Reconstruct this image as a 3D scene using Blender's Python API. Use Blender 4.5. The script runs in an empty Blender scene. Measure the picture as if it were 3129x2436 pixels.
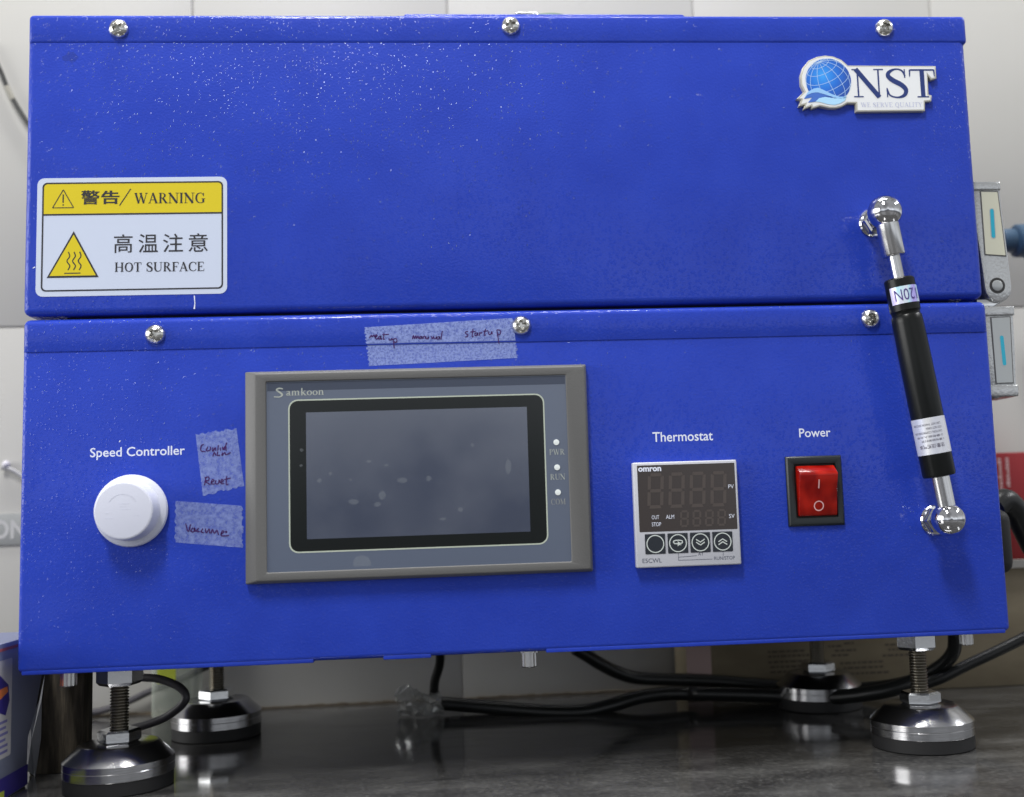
import bpy, bmesh, math, random
from mathutils import Vector, Matrix
random.seed(7)
S = 0.001                                    # everything below is written in millimetres
SC = bpy.context.scene
COL = SC.collection

# ------------------------------------------------------------------ camera
def cam_axes(yaw, pitch, roll):
    cy, sy, cp, sp, cr, sr = math.cos(yaw), math.sin(yaw), math.cos(pitch), math.sin(pitch), math.cos(roll), math.sin(roll)
    fwd = Vector((sy*cp, cy*cp, sp)); right = Vector((cy, -sy, 0)); up = right.cross(fwd)
    return right*cr + up*sr, up*cr - right*sr, fwd
cam = bpy.data.cameras.new('camera'); camo = bpy.data.objects.new('camera', cam); COL.objects.link(camo)
_r, _u, _f = cam_axes(0.07998, 0.11028, -0.03309)
camo.matrix_world = Matrix(((_r.x, _u.x, -_f.x, -0.0200044), (_r.y, _u.y, -_f.y, -0.5241210), (_r.z, _u.z, -_f.z, 0.0506959), (0, 0, 0, 1)))
cam.sensor_width = 36.0; cam.sensor_fit = 'HORIZONTAL'
cam.lens = 36.0*3461.98769/3129.0
cam.shift_x = -149.654/3129.0
cam.shift_y = -52.624/3129.0
cam.clip_start = 0.01; cam.clip_end = 50
cam.dof.use_dof = True; cam.dof.focus_distance = 0.535; cam.dof.aperture_fstop = 6.3; cam.dof.aperture_blades = 7
SC.camera = camo

# ------------------------------------------------------------------ room light
w = bpy.data.worlds.new('World'); SC.world = w; w.use_nodes = True
nt = w.node_tree; nt.nodes.clear()
out = nt.nodes.new('ShaderNodeOutputWorld'); bg = nt.nodes.new('ShaderNodeBackground')
tc = nt.nodes.new('ShaderNodeTexCoord'); sep = nt.nodes.new('ShaderNodeSeparateXYZ')
nz = nt.nodes.new('ShaderNodeTexNoise'); nz.inputs['Scale'].default_value = 2.6; nz.inputs['Detail'].default_value = 3
ma = nt.nodes.new('ShaderNodeMath'); ma.operation = 'MULTIPLY_ADD'; ma.inputs[1].default_value = 0.10; 
mb = nt.nodes.new('ShaderNodeMath'); mb.operation = 'SUBTRACT'; mb.inputs[1].default_value = 0.05
cr = nt.nodes.new('ShaderNodeValToRGB')
nt.links.new(tc.outputs['Generated'], sep.inputs[0]); nt.links.new(tc.outputs['Generated'], nz.inputs['Vector'])
nt.links.new(nz.outputs['Fac'], ma.inputs[0]); nt.links.new(sep.outputs['Z'], ma.inputs[2]); nt.links.new(ma.outputs[0], mb.inputs[0])
def wmath(op, a, b_=None, c=None):
    n = nt.nodes.new('ShaderNodeMath'); n.operation = op
    for i_, q_ in enumerate((a, b_, c)):
        if q_ is None: continue
        if isinstance(q_, (int, float)): n.inputs[i_].default_value = q_
        else: nt.links.new(q_, n.inputs[i_])
    return n.outputs[0]
# a figure stands behind the camera and hides the low part of the bright far wall
_x = wmath('ADD', sep.outputs['X'], .02); _bend = wmath('MINIMUM', wmath('MULTIPLY', wmath('MULTIPLY', _x, _x), 3.2), .10)
_v = wmath('SUBTRACT', wmath('ADD', mb.outputs[0], _bend), .05)
mr = nt.nodes.new('ShaderNodeMapRange'); mr.inputs['From Min'].default_value = -1; mr.inputs['From Max'].default_value = 1
nt.links.new(_v, mr.inputs['Value']); nt.links.new(mr.outputs[0], cr.inputs[0]); 
# furniture, doors and windows of the far side of the room: broad uneven patches
_mp = nt.nodes.new('ShaderNodeMapping'); _mp.inputs['Scale'].default_value = (1, 1, .45); nt.links.new(tc.outputs['Generated'], _mp.inputs['Vector'])
_n2 = nt.nodes.new('ShaderNodeTexNoise'); _n2.inputs['Scale'].default_value = 2.4; _n2.inputs['Detail'].default_value = 2; nt.links.new(_mp.outputs[0], _n2.inputs['Vector'])
_m2 = nt.nodes.new('ShaderNodeMapRange'); _m2.interpolation_type = 'SMOOTHSTEP'
for k_, v_ in (('From Min', .40), ('From Max', .58), ('To Min', .75), ('To Max', 1.25)): _m2.inputs[k_].default_value = v_
nt.links.new(_n2.outputs['Fac'], _m2.inputs['Value'])
_mc = nt.nodes.new('ShaderNodeVectorMath'); _mc.operation = 'SCALE'; nt.links.new(cr.outputs[0], _mc.inputs[0]); nt.links.new(_m2.outputs[0], _mc.inputs['Scale'])
nt.links.new(_mc.outputs[0], bg.inputs[0]); nt.links.new(bg.outputs[0], out.inputs[0])
el = cr.color_ramp.elements
el[0].position = 0.0; el[0].color = (.34, .34, .35, 1); el[1].position = 1.0; el[1].color = (.45, .46, .48, 1)
for p, c in ((.42, (.36, .36, .37, 1)), (.465, (.22, .225, .24, 1)), (.503, (.20, .21, .24, 1)), (.535, (1.3, 1.37, 1.48, 1)), (.560, (1.3, 1.36, 1.44, 1)), (.66, (.55, .56, .58, 1)), (.74, (.42, .43, .45, 1))):
    e = el.new(p); e.color = c
bg.inputs["Strength"].default_value = 0.48

def area(name, loc, target, sx, sy, power, col=(1, 1, 1)):
    l = bpy.data.lights.new(name, 'AREA'); l.shape = 'RECTANGLE'; l.size = sx; l.size_y = sy; l.energy = power; l.color = col
    o = bpy.data.objects.new(name, l); COL.objects.link(o); o.location = loc
    d = Vector(target) - Vector(loc); o.rotation_euler = d.to_track_quat('-Z', 'Y').to_euler(); return o
area('ceiling_tube_light', (-0.42, -1.05, 1.68), (-0.1, 0.0, 0.15), 0.20, 0.55, 20, (1.0, .985, .96))
area('ceiling_tube_light', (1.9, -0.20, 1.5), (0.1, 0.05, 0.1), 1.2, 0.16, 13, (.97, .98, 1.0))
area('ceiling_tube_light', (-0.1, -0.12, 2.2), (0.0, 0.2, 0.0), 1.2, 0.16, 28, (1.0, .99, .97))
area('side_fill_light', (-2.5, -0.60, 0.55), (0.0, 0.2, -0.02), 1.9, 1.1, 29, (1.0, .99, .97))  # added low fill from the left, brightens the wall strip under the machine

SC.view_settings.view_transform = 'Standard'; SC.view_settings.look = 'None'; SC.view_settings.gamma = 1.0
SC.view_settings.exposure = 0.58
SC.cycles.max_bounces = 8

# ------------------------------------------------------------------ materials
MATS = {}
def mat(name, color=(.5, .5, .5), rough=.5, metal=0.0, spec=.5, coat=0, alpha=1, trans=0, ior=1.45):
    if name in MATS: return MATS[name]
    m = bpy.data.materials.new(name); m.use_nodes = True; b = m.node_tree.nodes['Principled BSDF']
    b.inputs['Base Color'].default_value = (*color, 1); b.inputs['Roughness'].default_value = rough
    b.inputs['Metallic'].default_value = metal; b.inputs['Specular IOR Level'].default_value = spec
    b.inputs['Coat Weight'].default_value = coat; b.inputs['Coat Roughness'].default_value = .08
    b.inputs['Alpha'].default_value = alpha; b.inputs['Transmission Weight'].default_value = trans; b.inputs['IOR'].default_value = ior
    MATS[name] = m; return m
def N(m, t, **kw):
    n = m.node_tree.nodes.new(t)
    for k, v in kw.items():
        if k in n.inputs: n.inputs[k].default_value = v
        else: setattr(n, k, v)
    return n
def L(m, a, b): m.node_tree.links.new(a, b)
def P(m): return m.node_tree.nodes['Principled BSDF']
def obcoord(m):
    g = N(m, 'ShaderNodeNewGeometry'); return g.outputs['Position']
def noise(m, scale, detail=2, rough=.5, vec=None):
    n = N(m, 'ShaderNodeTexNoise', Scale=scale, Detail=detail, Roughness=rough)
    L(m, vec or obcoord(m), n.inputs['Vector']); return n.outputs['Fac']
def ramp(m, src, stops):
    r = N(m, 'ShaderNodeValToRGB'); e = r.color_ramp.elements
    e[0].position, e[0].color = stops[0][0], (*stops[0][1], 1); e[1].position, e[1].color = stops[-1][0], (*stops[-1][1], 1)
    for p, c in stops[1:-1]: x = e.new(p); x.color = (*c, 1)
    L(m, src, r.inputs[0]); return r.outputs[0]
def bump(m, src, dist, strength=1.0, normal=None):
    b = N(m, 'ShaderNodeBump', Strength=strength, Distance=dist); L(m, src, b.inputs['Height'])
    if normal: L(m, normal, b.inputs['Normal'])
    return b.outputs[0]
def stretch(m, sx, sy, sz):
    mp = N(m, 'ShaderNodeMapping'); mp.inputs['Scale'].default_value = (sx, sy, sz); L(m, obcoord(m), mp.inputs['Vector']); return mp.outputs[0]

blue = mat('blue_powder_coat', (.020, .050, .52), .5, spec=.12, coat=1.0)
L(blue, ramp(blue, noise(blue, 35, 3), [(.3, (.0155, .0425, .385)), (.7, (.0195, .0515, .435))]), P(blue).inputs['Base Color'])
P(blue).inputs['Coat Roughness'].default_value = .09; P(blue).inputs['Coat IOR'].default_value = 1.38
_h = noise(blue, 900, 1.5, .45)
_vo = N(blue, 'ShaderNodeTexVoronoi', Scale=600.0); _vo.feature = 'F1'; L(blue, obcoord(blue), _vo.inputs['Vector'])
_cap = N(blue, 'ShaderNodeMapRange'); _cap.interpolation_type = 'SMOOTHSTEP'; L(blue, _vo.outputs['Distance'], _cap.inputs['Value'])
_cap.inputs['From Min'].default_value = 0; _cap.inputs['From Max'].default_value = .55; _cap.inputs['To Min'].default_value = 1; _cap.inputs['To Max'].default_value = 0
_sx = N(blue, 'ShaderNodeSeparateXYZ'); L(blue, _vo.outputs['Color'], _sx.inputs[0])
_pw = N(blue, 'ShaderNodeMath'); _pw.operation = 'POWER'; _pw.inputs[1].default_value = 1.0; L(blue, _sx.outputs[0], _pw.inputs[0])
_mu = N(blue, 'ShaderNodeMath'); _mu.operation = 'MULTIPLY'; L(blue, _cap.outputs[0], _mu.inputs[0]); L(blue, _pw.outputs[0], _mu.inputs[1])
_c0 = bump(blue, _h, .00003, 1.0)
L(blue, bump(blue, _mu.outputs[0], 0.00029, 1.0, _c0), P(blue).inputs['Coat Normal'])
L(blue, bump(blue, _h, .00009, 1.0), P(blue).inputs['Normal'])
L(blue, ramp(blue, noise(blue, 22, 4, .6), [(.3, (.45, .45, .45)), (.7, (.65, .65, .65))]), P(blue).inputs['Coat Weight'])
P(blue).inputs['Coat Roughness'].default_value = .05
chrome = mat('polished_chrome', (.66, .66, .68), .07, 1.0)
steel = mat('screw_steel', (.66, .65, .62), .22, 1.0)
L(steel, bump(steel, noise(steel, 900, 2), .00004), P(steel).inputs['Normal'])
brushed = mat('turned_steel', (.42, .42, .43), .21, 1.0)
L(brushed, bump(brushed, noise(brushed, 1.0, 2, .6, stretch(brushed, 60, 60, 2500)), .00002), P(brushed).inputs['Normal'])
rodsteel = mat('ground_rod_steel', (.60, .60, .60), .22, 1.0)
zinc = mat('zinc_nut', (.60, .61, .62), .16, 1.0)
L(zinc, bump(zinc, noise(zinc, 500, 2), .00003), P(zinc).inputs['Normal'])
thread = mat('dark_thread_steel', (.30, .28, .24), .34, 1.0)
rubber = mat('black_rubber', (.012, .012, .013), .6)
blackpaint = mat('black_gloss_paint', (.006, .007, .007), .30, spec=.3)
cast = mat('silver_cast_paint', (.52, .53, .53), .27, .8)
L(cast, bump(cast, noise(cast, 700, 2), .0002), P(cast).inputs['Normal'])
cream = mat('cream_plastic', (.55, .55, .44), .3)
satin = mat('satin_plate', (.42, .44, .44), .32, .6)
cyan = mat('cyan_plastic', (.02, .36, .50), .25)
white_plastic = mat('white_plastic', (.60, .62, .72), .38, spec=.35)
panelgrey = mat('grey_bezel_plastic', (.120, .120, .119), .45, spec=.35)
L(panelgrey, bump(panelgrey, noise(panelgrey, 1400, 2), .00008), P(panelgrey).inputs['Normal'])
film = mat('slate_overlay_film', (.090, .112, .165), .22, spec=.5, ior=1.8)
filmline = mat('pale_film_line', (.45, .50, .42), .3)
filmblack = mat('black_film_border', (.007, .009, .009), .16, spec=.5, ior=1.5)
lcd = mat('lcd_glass', (.030, .042, .080), .13, spec=.5, ior=2.5)
_v = noise(lcd, 30, 4); L(lcd, ramp(lcd, _v, [(.4, (.14, .14, .14)), (.75, (.26, .26, .26))]), P(lcd).inputs['Roughness'])
smudge = mat('finger_smudge', (.42, .46, .50), .5, alpha=.13)
filmtext = mat('pale_print', (.36, .39, .36), .4)
filmtext2 = mat('faint_grey_print', (.28, .29, .27), .4)
led = mat('white_indicator_lens', (.75, .80, .80), .3)
omgrey = mat('light_grey_casing', (.50, .51, .56), .38)
omdark = mat('smoked_display', (.042, .034, .032), .22)
seg = mat('unlit_segment', (.070, .057, .052), .3)
btn = mat('dark_key', (.018, .022, .030), .3)
whiteprint = mat('white_print', (.72, .76, .88), .45)
paleprint = mat('key_print', (.55, .60, .58), .45)
darkprint = mat('dark_grey_print', (.10, .11, .15), .5)
swblack = mat('black_switch_frame', (.012, .016, .018), .38)
swdark = mat('switch_well', (.006, .004, .004), .5)
red = mat('red_rocker', (.55, .012, .006), .18, spec=.4, coat=0)
L(red, ramp(red, noise(red, 1.0, 1, .4, stretch(red, 140, 140, 90)), [(.35, (.19, .003, .002)), (.65, (.36, .011, .005))]), P(red).inputs['Base Color'])
redprint = mat('pink_print', (.75, .42, .42), .4)
sticker = mat('white_sticker', (.53, .59, .73), .42)
yellow = mat('yellow_print', (.62, .50, .008), .42)
ink = mat('black_ink', (.018, .018, .024), .5)
inkred = mat('maroon_pen_ink', (.055, .016, .10), .7, spec=.1)
plate = mat('badge_rim', (.50, .49, .42), .35, .3)
plateface = mat('badge_white', (.76, .78, .80), .35)
navy = mat('badge_navy', (.020, .040, .17), .35)
lilac = mat('badge_lilac_print', (.42, .45, .66), .4)
gl = mat('globe_blue', (.03, .2, .8), .35)
_g = N(gl, 'ShaderNodeVectorMath'); _g.operation = 'DISTANCE'; L(gl, obcoord(gl), _g.inputs[0]); _g.inputs[1].default_value = (.1548, -.0026, .2558)
L(gl, ramp(gl, _g.outputs['Value'], [(0.0, (.05, .36, .90)), (.0065, (.018, .17, .70)), (.014, (.022, .07, .36))]), P(gl).inputs['Base Color'])
gl_line = mat('globe_line', (.45, .62, .85), .4)
ribpale = mat('ribbon_pale', (.30, .55, .88), .35); ribmid = mat('ribbon_mid', (.06, .16, .55), .35); riblight = mat('ribbon_light', (.40, .68, .93), .35)
holo = mat('iridescent_sticker', (.62, .70, .85), .25, .2)
L(holo, ramp(holo, noise(holo, 1.0, 1, .4, stretch(holo, 190, 190, 25)), [(.3, (.45, .40, .85)), (.5, (.50, .80, .88)), (.62, (.72, .74, .86)), (.75, (.45, .38, .80))]), P(holo).inputs['Base Color'])
holotext = mat('violet_print', (.06, .03, .20), .5)
silverlabel = mat('silver_sticker', (.62, .64, .70), .35, .2)
L(silverlabel, ramp(silverlabel, noise(silverlabel, 1.0, 1, .4, stretch(silverlabel, 130, 130, 15)), [(.35, (.52, .55, .68)), (.65, (.70, .71, .74))]), P(silverlabel).inputs['Base Color'])
cable = mat('black_cable', (.010, .011, .011), .38)
cablegrey = mat('dark_grey_cable', (.045, .043, .050), .42)
# masking tape: milky film, patchily wetted on to the rough paint, so the blue shows through in flecks
def tapemat(name, sc, lo, hi, a0, a1):
    m = mat(name, (.27, .34, .68), .6, spec=.2)
    v1 = noise(m, sc, 3, .65)
    a = ramp(m, v1, [(lo, (a0,)*3), (hi, (a1,)*3)]); L(m, a, P(m).inputs['Alpha'])
    return m
tape_a = tapemat('speckled_tape', 900, .38, .58, .42, .84)
tape_b = tapemat('milky_tape', 420, .36, .64, .32, .72)
# glazed wall tile
tile = mat('white_glazed_tile', (.6, .6, .6), .5, spec=.3)
L(tile, ramp(tile, noise(tile, 9, 4), [(.3, (.40, .395, .372)), (.7, (.42, .415, .392))]), P(tile).inputs['Base Color'])
L(tile, bump(tile, noise(tile, 14, 2), .0003), P(tile).inputs['Normal'])
grout = mat('grey_grout', (.37, .36, .335), .85)
# polished dark stone
stone = mat('dark_granite', (.03, .03, .03), .10, spec=.8)
_s1 = noise(stone, 1.0, 6, .65, stretch(stone, 26, 60, 40)); _s2 = noise(stone, 480, 2)
mx = N(stone, 'ShaderNodeMix'); mx.data_type = 'RGBA'; mx.inputs[0].default_value = .30
L(stone, ramp(stone, _s1, [(.34, (.030, .030, .031)), (.5, (.060, .060, .060)), (.62, (.095, .095, .093)), (.74, (.15, .15, .148))]), mx.inputs[6])
L(stone, ramp(stone, _s2, [(.40, (.010, .010, .010)), (.62, (.075, .072, .068)), (.74, (.20, .20, .19))]), mx.inputs[7])
L(stone, mx.outputs[2], P(stone).inputs['Base Color'])
L(stone, ramp(stone, noise(stone, 1.0, 4, .6, stretch(stone, 18, 50, 30)), [(.35, (.07, .07, .07)), (.68, (.20, .20, .20))]), P(stone).inputs['Roughness'])
card = mat('brown_cardboard', (.20, .165, .105), .8)
L(card, ramp(card, noise(card, 1.0, 4, .6, stretch(card, 20, 20, 60)), [(.3, (.165, .135, .085)), (.7, (.225, .19, .125))]), P(card).inputs['Base Color'])
cardink = mat('carton_print', (.05, .04, .03), .7)
fadedpink = mat('faded_pink_tape', (.42, .30, .28), .5)
redcard = mat('red_carton', (.25, .012, .016), .6)
redtext = mat('pale_red_print', (.62, .40, .38), .5)
whitecard = mat('white_carton', (.19, .21, .30), .45)
lavender = mat('lavender_print', (.16, .15, .36), .5)
navyprint = mat('navy_band_print', (.03, .02, .20), .5)
orange = mat('orange_print', (.62, .17, .05), .5)
paper = mat('cream_label_paper', (.50, .49, .50), .5)
wood = mat('weathered_wood', (.08, .06, .04), .8)
_w = noise(wood, 1.0, 5, .65, stretch(wood, 220, 120, 24))
L(wood, ramp(wood, _w, [(.34, (.010, .008, .006)), (.5, (.030, .024, .016)), (.68, (.085, .070, .05))]), P(wood).inputs['Base Color'])
L(wood, bump(wood, _w, .0015), P(wood).inputs['Normal'])
plasticsheet = mat('grey_plastic_sheet', (.30, .31, .34), .3)
foil = mat('crumpled_clear_tape', (.42, .43, .42), .16, metal=.35, alpha=.75)
bluefit = mat('slate_blue_plastic', (.035, .075, .13), .4)
glass = mat('cloudy_plastic', (.42, .46, .40), .25, alpha=.45)
lime = mat('lime_print', (.42, .48, .05), .4)
wirepale = mat('chipped_wire', (.25, .24, .2), .5)
bandgrey = mat('grey_tape_band', (.30, .31, .30), .5)
greenglass = mat('green_glass_rim', (.25, .32, .25), .15)

# ------------------------------------------------------------------ mesh building
class MB:
    def __init__(s): s.v = []; s.f = []; s.m = []
    def add(s, verts, faces, mi=0):
        n = len(s.v); s.v += [tuple(v) for v in verts]; s.f += [tuple(i+n for i in f) for f in faces]; s.m += [mi]*len(faces); return s
    def box(s, x0, x1, y0, y1, z0, z1, mi=0):
        v = [(x, y, z) for x in (x0, x1) for y in (y0, y1) for z in (z0, z1)]
        return s.add(v, [(0, 1, 3, 2), (4, 6, 7, 5), (0, 4, 5, 1), (2, 3, 7, 6), (0, 2, 6, 4), (1, 5, 7, 3)], mi)
    def rbox(s, x0, x1, y0, y1, z0, z1, r=1.0, seg=3, mi=0):
        bm = bmesh.new(); bmesh.ops.create_cube(bm, size=1)
        for v in bm.verts: v.co = Vector(((x0+x1)/2+v.co.x*(x1-x0), (y0+y1)/2+v.co.y*(y1-y0), (z0+z1)/2+v.co.z*(z1-z0)))
        bmesh.ops.bevel(bm, geom=list(bm.edges), offset=r, segments=seg, profile=.5, affect='EDGES')
        bm.verts.index_update(); s.add([v.co[:] for v in bm.verts], [[v.index for v in f.verts] for f in bm.faces], mi); bm.free(); return s
    def cover(s, x0, x1, y0, y1, z0, z1, r=2.5, r0=.35, mi=0):      # folded sheet: rounded above and at the corners, crisp lower rim
        bm = bmesh.new(); bmesh.ops.create_cube(bm, size=1)
        for v in bm.verts: v.co = Vector(((x0+x1)/2+v.co.x*(x1-x0), (y0+y1)/2+v.co.y*(y1-y0), (z0+z1)/2+v.co.z*(z1-z0)))
        bmesh.ops.bevel(bm, geom=[e for e in bm.edges if not all(abs(v.co.z-z0) < 1e-5 for v in e.verts)], offset=r, segments=5, profile=.5, affect='EDGES')
        bmesh.ops.bevel(bm, geom=[e for e in bm.edges if all(abs(v.co.z-z0) < 1e-5 for v in e.verts)], offset=r0, segments=2, profile=.5, affect='EDGES')
        bm.verts.index_update(); s.add([v.co[:] for v in bm.verts], [[v.index for v in f.verts] for f in bm.faces], mi); bm.free(); return s
    def lathe(s, prof, c=(0, 0, 0), axis=(0, 0, 1), n=48, mi=0, cap0=True, cap1=True):
        a = Vector(axis).normalized(); t = Vector((1, 0, 0)) if abs(a.x) < .9 else Vector((0, 1, 0))
        u = a.cross(t).normalized(); w_ = a.cross(u); c = Vector(c); V = []; F = []
        for (r, h) in prof:
            for i in range(n):
                an = 2*math.pi*i/n; V.append(c + a*h + (u*math.cos(an) + w_*math.sin(an))*r)
        k = len(prof)
        for j in range(k-1):
            for i in range(n):
                i2 = (i+1) % n; F.append((j*n+i, j*n+i2, (j+1)*n+i2, (j+1)*n+i))
        if cap0: F.append(tuple(range(n-1, -1, -1)))
        if cap1: F.append(tuple((k-1)*n+i for i in range(n)))
        return s.add(V, F, mi)
    def hexnut(s, c, R, h, mi=0, rot=0.0):           # axis z, chamfered corners
        x, y, z = c; prof = [(.86, 0), (1, .16), (1, .84), (.86, 1)]; V = []; F = []
        for (k, t) in prof:
            for i in range(6):
                an = rot+math.pi/3*i; V.append((x+R*k*math.cos(an), y+R*k*math.sin(an), z+h*t))
        for j in range(3):
            for i in range(6): i2 = (i+1) % 6; F.append((j*6+i, j*6+i2, (j+1)*6+i2, (j+1)*6+i))
        F += [tuple(range(5, -1, -1)), tuple(range(18, 24))]; return s.add(V, F, mi)
    def tube(s, pts, r, n=16, mi=0, sub=6):
        P_ = spline(pts, sub); V = []; F = []; up = Vector((0, 0, 1)); prev = None
        for i, p in enumerate(P_):
            t = (P_[min(i+1, len(P_)-1)] - P_[max(i-1, 0)]).normalized()
            a = (prev - t*prev.dot(t)) if prev else t.cross(up if abs(t.z) < .9 else Vector((0, 1, 0)))
            a.normalize(); prev = a; b = t.cross(a)
            for k in range(n): an = 2*math.pi*k/n; V.append(p + (a*math.cos(an) + b*math.sin(an))*r)
        for j in range(len(P_)-1):
            for k in range(n): k2 = (k+1) % n; F.append((j*n+k, j*n+k2, (j+1)*n+k2, (j+1)*n+k))
        F += [tuple(range(n-1, -1, -1)), tuple((len(P_)-1)*n+k for k in range(n))]; return s.add(V, F, mi)
    def prism(s, poly, y0, y1, mi=0, bev=0):         # polygon in (x,z), extruded along y (front at y0)
        bm = bmesh.new(); vs = [bm.verts.new((p[0], y0, p[1])) for p in poly]; f = bm.faces.new(vs)
        bm.normal_update()
        if f.normal.y > 0: f.normal_flip()
        e = bmesh.ops.extrude_face_region(bm, geom=[f]); nv = [g for g in e['geom'] if isinstance(g, bmesh.types.BMVert)]
        for v in nv: v.co.y = y1
        if f.is_valid and False: pass
        bm.verts.index_update()
        bmesh.ops.recalc_face_normals(bm, faces=list(bm.faces))
        if bev:
            ed = [e_ for e_ in bm.edges if all(abs(v.co.y-y0) < 1e-6 for v in e_.verts)]
            bmesh.ops.bevel(bm, geom=ed, offset=bev, segments=2, profile=.5, affect='EDGES')
        bmesh.ops.triangulate(bm, faces=[f_ for f_ in bm.faces if len(f_.verts) > 4])
        bm.verts.index_update(); s.add([v.co[:] for v in bm.verts], [[v.index for v in f_.verts] for f_ in bm.faces], mi); bm.free(); return s
    def flat(s, poly, y, mi=0):                      # flat print facing -y
        from mathutils.geometry import tessellate_polygon
        V = [Vector((p[0], y, p[1])) for p in poly]; T = tessellate_polygon([V]); F = []
        for t in T:
            a, b, c = (V[i] for i in t); nrm = (b-a).cross(c-a); F.append(tuple(t) if nrm.y < 0 else tuple(reversed(t)))
        return s.add(V, F, mi)
    def rect(s, x0, x1, z0, z1, y, r=0, mi=0, n=5): return s.flat(rrect(x0, x1, z0, z1, r, n), y, mi)
    def ring(s, outer, inner, y, mi=0):              # band between two loops of equal length
        n = len(outer); V = [(p[0], y, p[1]) for p in outer] + [(p[0], y, p[1]) for p in inner]
        return s.add(V, [(i, i+n, (i+1) % n+n, (i+1) % n) for i in range(n)], mi)
    def stroke(s, pts, y, wd, mi=0, jitter=True):     # ribbon of varying width in the (x,z) plane; pts (x,z[,w])
        k = len(pts)
        if k < 2: return s
        global _lay; _lay = (_lay+1) % 9; yy = y-.004*_lay if jitter else y
        V = []; F = []
        for i, p in enumerate(pts):
            a = pts[max(i-1, 0)]; b = pts[min(i+1, k-1)]; dx, dz = b[0]-a[0], b[1]-a[1]; l = math.hypot(dx, dz) or 1
            h = (p[2] if len(p) > 2 else wd)/2; V += [(p[0]-dz/l*h, yy, p[1]+dx/l*h), (p[0]+dz/l*h, yy, p[1]-dx/l*h)]
        for i in range(k-1): F.append((2*i, 2*i+1, 2*i+3, 2*i+2))
        return s.add(V, F, mi)
    def map(s, fn): s.v = [tuple(fn(*v)) for v in s.v]; return s
    def build(s, name, mats, parent=None, loc=(0, 0, 0), smooth=None, label=None, kind=None, cat=None, group=None):
        me = bpy.data.meshes.new(name); me.from_pydata([(a*S, b*S, c*S) for a, b, c in s.v], [], s.f)
        mats = mats if isinstance(mats, (list, tuple)) else [mats]
        for m_ in mats: me.materials.append(m_)
        me.polygons.foreach_set('material_index', s.m)
        if smooth is not None:
            me.polygons.foreach_set('use_smooth', [not (p.area > 3e-5 and max(abs(c) for c in p.normal) > .9995) for p in me.polygons]); me.set_sharp_from_angle(angle=math.radians(smooth))
        me.update(); o = bpy.data.objects.new(name, me); COL.objects.link(o); o.location = [c*S for c in loc]
        hang(o, parent); tag(o, label, cat, kind, group); return o
_lay = 0
def tag(o, label=None, cat=None, kind=None, group=None):
    for k, v in (('label', label), ('category', cat), ('kind', kind), ('group', group)):
        if v: o[k] = v
def hang(o, parent):
    if parent is None: return
    o.parent = parent
    if parent.type == 'EMPTY': o.matrix_parent_inverse = Matrix.Translation(-parent.location)
def thing(name, loc, label, cat, group=None):
    o = bpy.data.objects.new(name, None); COL.objects.link(o); o.location = [c*S for c in loc]; o.empty_display_size = .02
    tag(o, label, cat, None, group); return o
def copy_tree(o, dloc, parent):
    c = o.copy(); COL.objects.link(c); c.parent = parent
    for ch in list(o.children):
        d = ch.copy(); COL.objects.link(d); d.parent = c
    c.location = [a*S for a in dloc]; return c
def spline(pts, sub=6):
    p = [Vector(q) for q in pts]; 
    if sub <= 1 or len(p) < 3: return p
    p = [p[0]*2-p[1]] + p + [p[-1]*2-p[-2]]; R_ = []
    for i in range(1, len(p)-2):
        a, b, c, d = p[i-1:i+3]
        for k in range(sub):
            t = k/sub; R_.append(.5*((2*b) + (c-a)*t + (2*a-5*b+4*c-d)*t*t + (3*b-a-3*c+d)*t**3))
    R_.append(p[-2]); return R_
def rrect(x0, x1, z0, z1, r, n=5):
    if r <= 0: return [(x0, z0), (x1, z0), (x1, z1), (x0, z1)]
    o = []
    for cx, cz, a0 in ((x1-r, z0+r, -90), (x1-r, z1-r, 0), (x0+r, z1-r, 90), (x0+r, z0+r, 180)):
        for k in range(n+1): a = math.radians(a0+90*k/n); o.append((cx+r*math.cos(a), cz+r*math.sin(a)))
    return o
def circ(x, z, r, n=28): return [(x+r*math.cos(2*math.pi*i/n), z+r*math.sin(2*math.pi*i/n)) for i in range(n)]

# ---- lettering: Blender's built-in font as flat mesh, and a hand-drawn roman alphabet
_tc = {}
def glyphs(body, bold=0.0):
    k = (body, bold)
    if k not in _tc:
        c = bpy.data.curves.new('t', 'FONT'); c.body = body; c.size = 1; c.offset = bold; c.resolution_u = 3
        o = bpy.data.objects.new('t', c); COL.objects.link(o); bpy.context.view_layer.update()
        me = o.evaluated_get(bpy.context.evaluated_depsgraph_get()).to_mesh()
        _tc[k] = ([(v.co.x, v.co.y) for v in me.vertices], [tuple(p.vertices) for p in me.polygons])
        o.to_mesh_clear(); bpy.data.objects.remove(o); bpy.data.curves.remove(c)
    return _tc[k]
def text(mb, body, x0, x1, z0, z1, y, mi=0, bold=0.0, slope=0.0):      # fitted into the box of its ink
    V, F = glyphs(body, bold); xs = [v[0] for v in V]; zs = [v[1] for v in V]
    ax, bx, az, bz = min(xs), max(xs), min(zs), max(zs)
    V2 = [(x0+(v[0]-ax)/(bx-ax)*(x1-x0), y, z0+(v[1]-az)/(bz-az)*(z1-z0)+slope*(v[0]-ax)/(bx-ax)) for v in V]
    F2 = []
    for f in F:
        a, b, c = (Vector(V2[i]) for i in f[:3]); F2.append(f if (b-a).cross(c-a).y < 0 else tuple(reversed(f)))
    mb.add(V2, F2, mi); return mb
T_, t_, s_ = .135, .05, .04
def st(x, a=0, b=1, w_=T_): return [(x, a, w_), (x, b, w_)]
def sf(a, b, z): return [(a, z+(.02 if z == 0 else -.02 if z == 1 else 0), s_), (b, z+(.02 if z == 0 else -.02 if z == 1 else 0), s_)]
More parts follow.
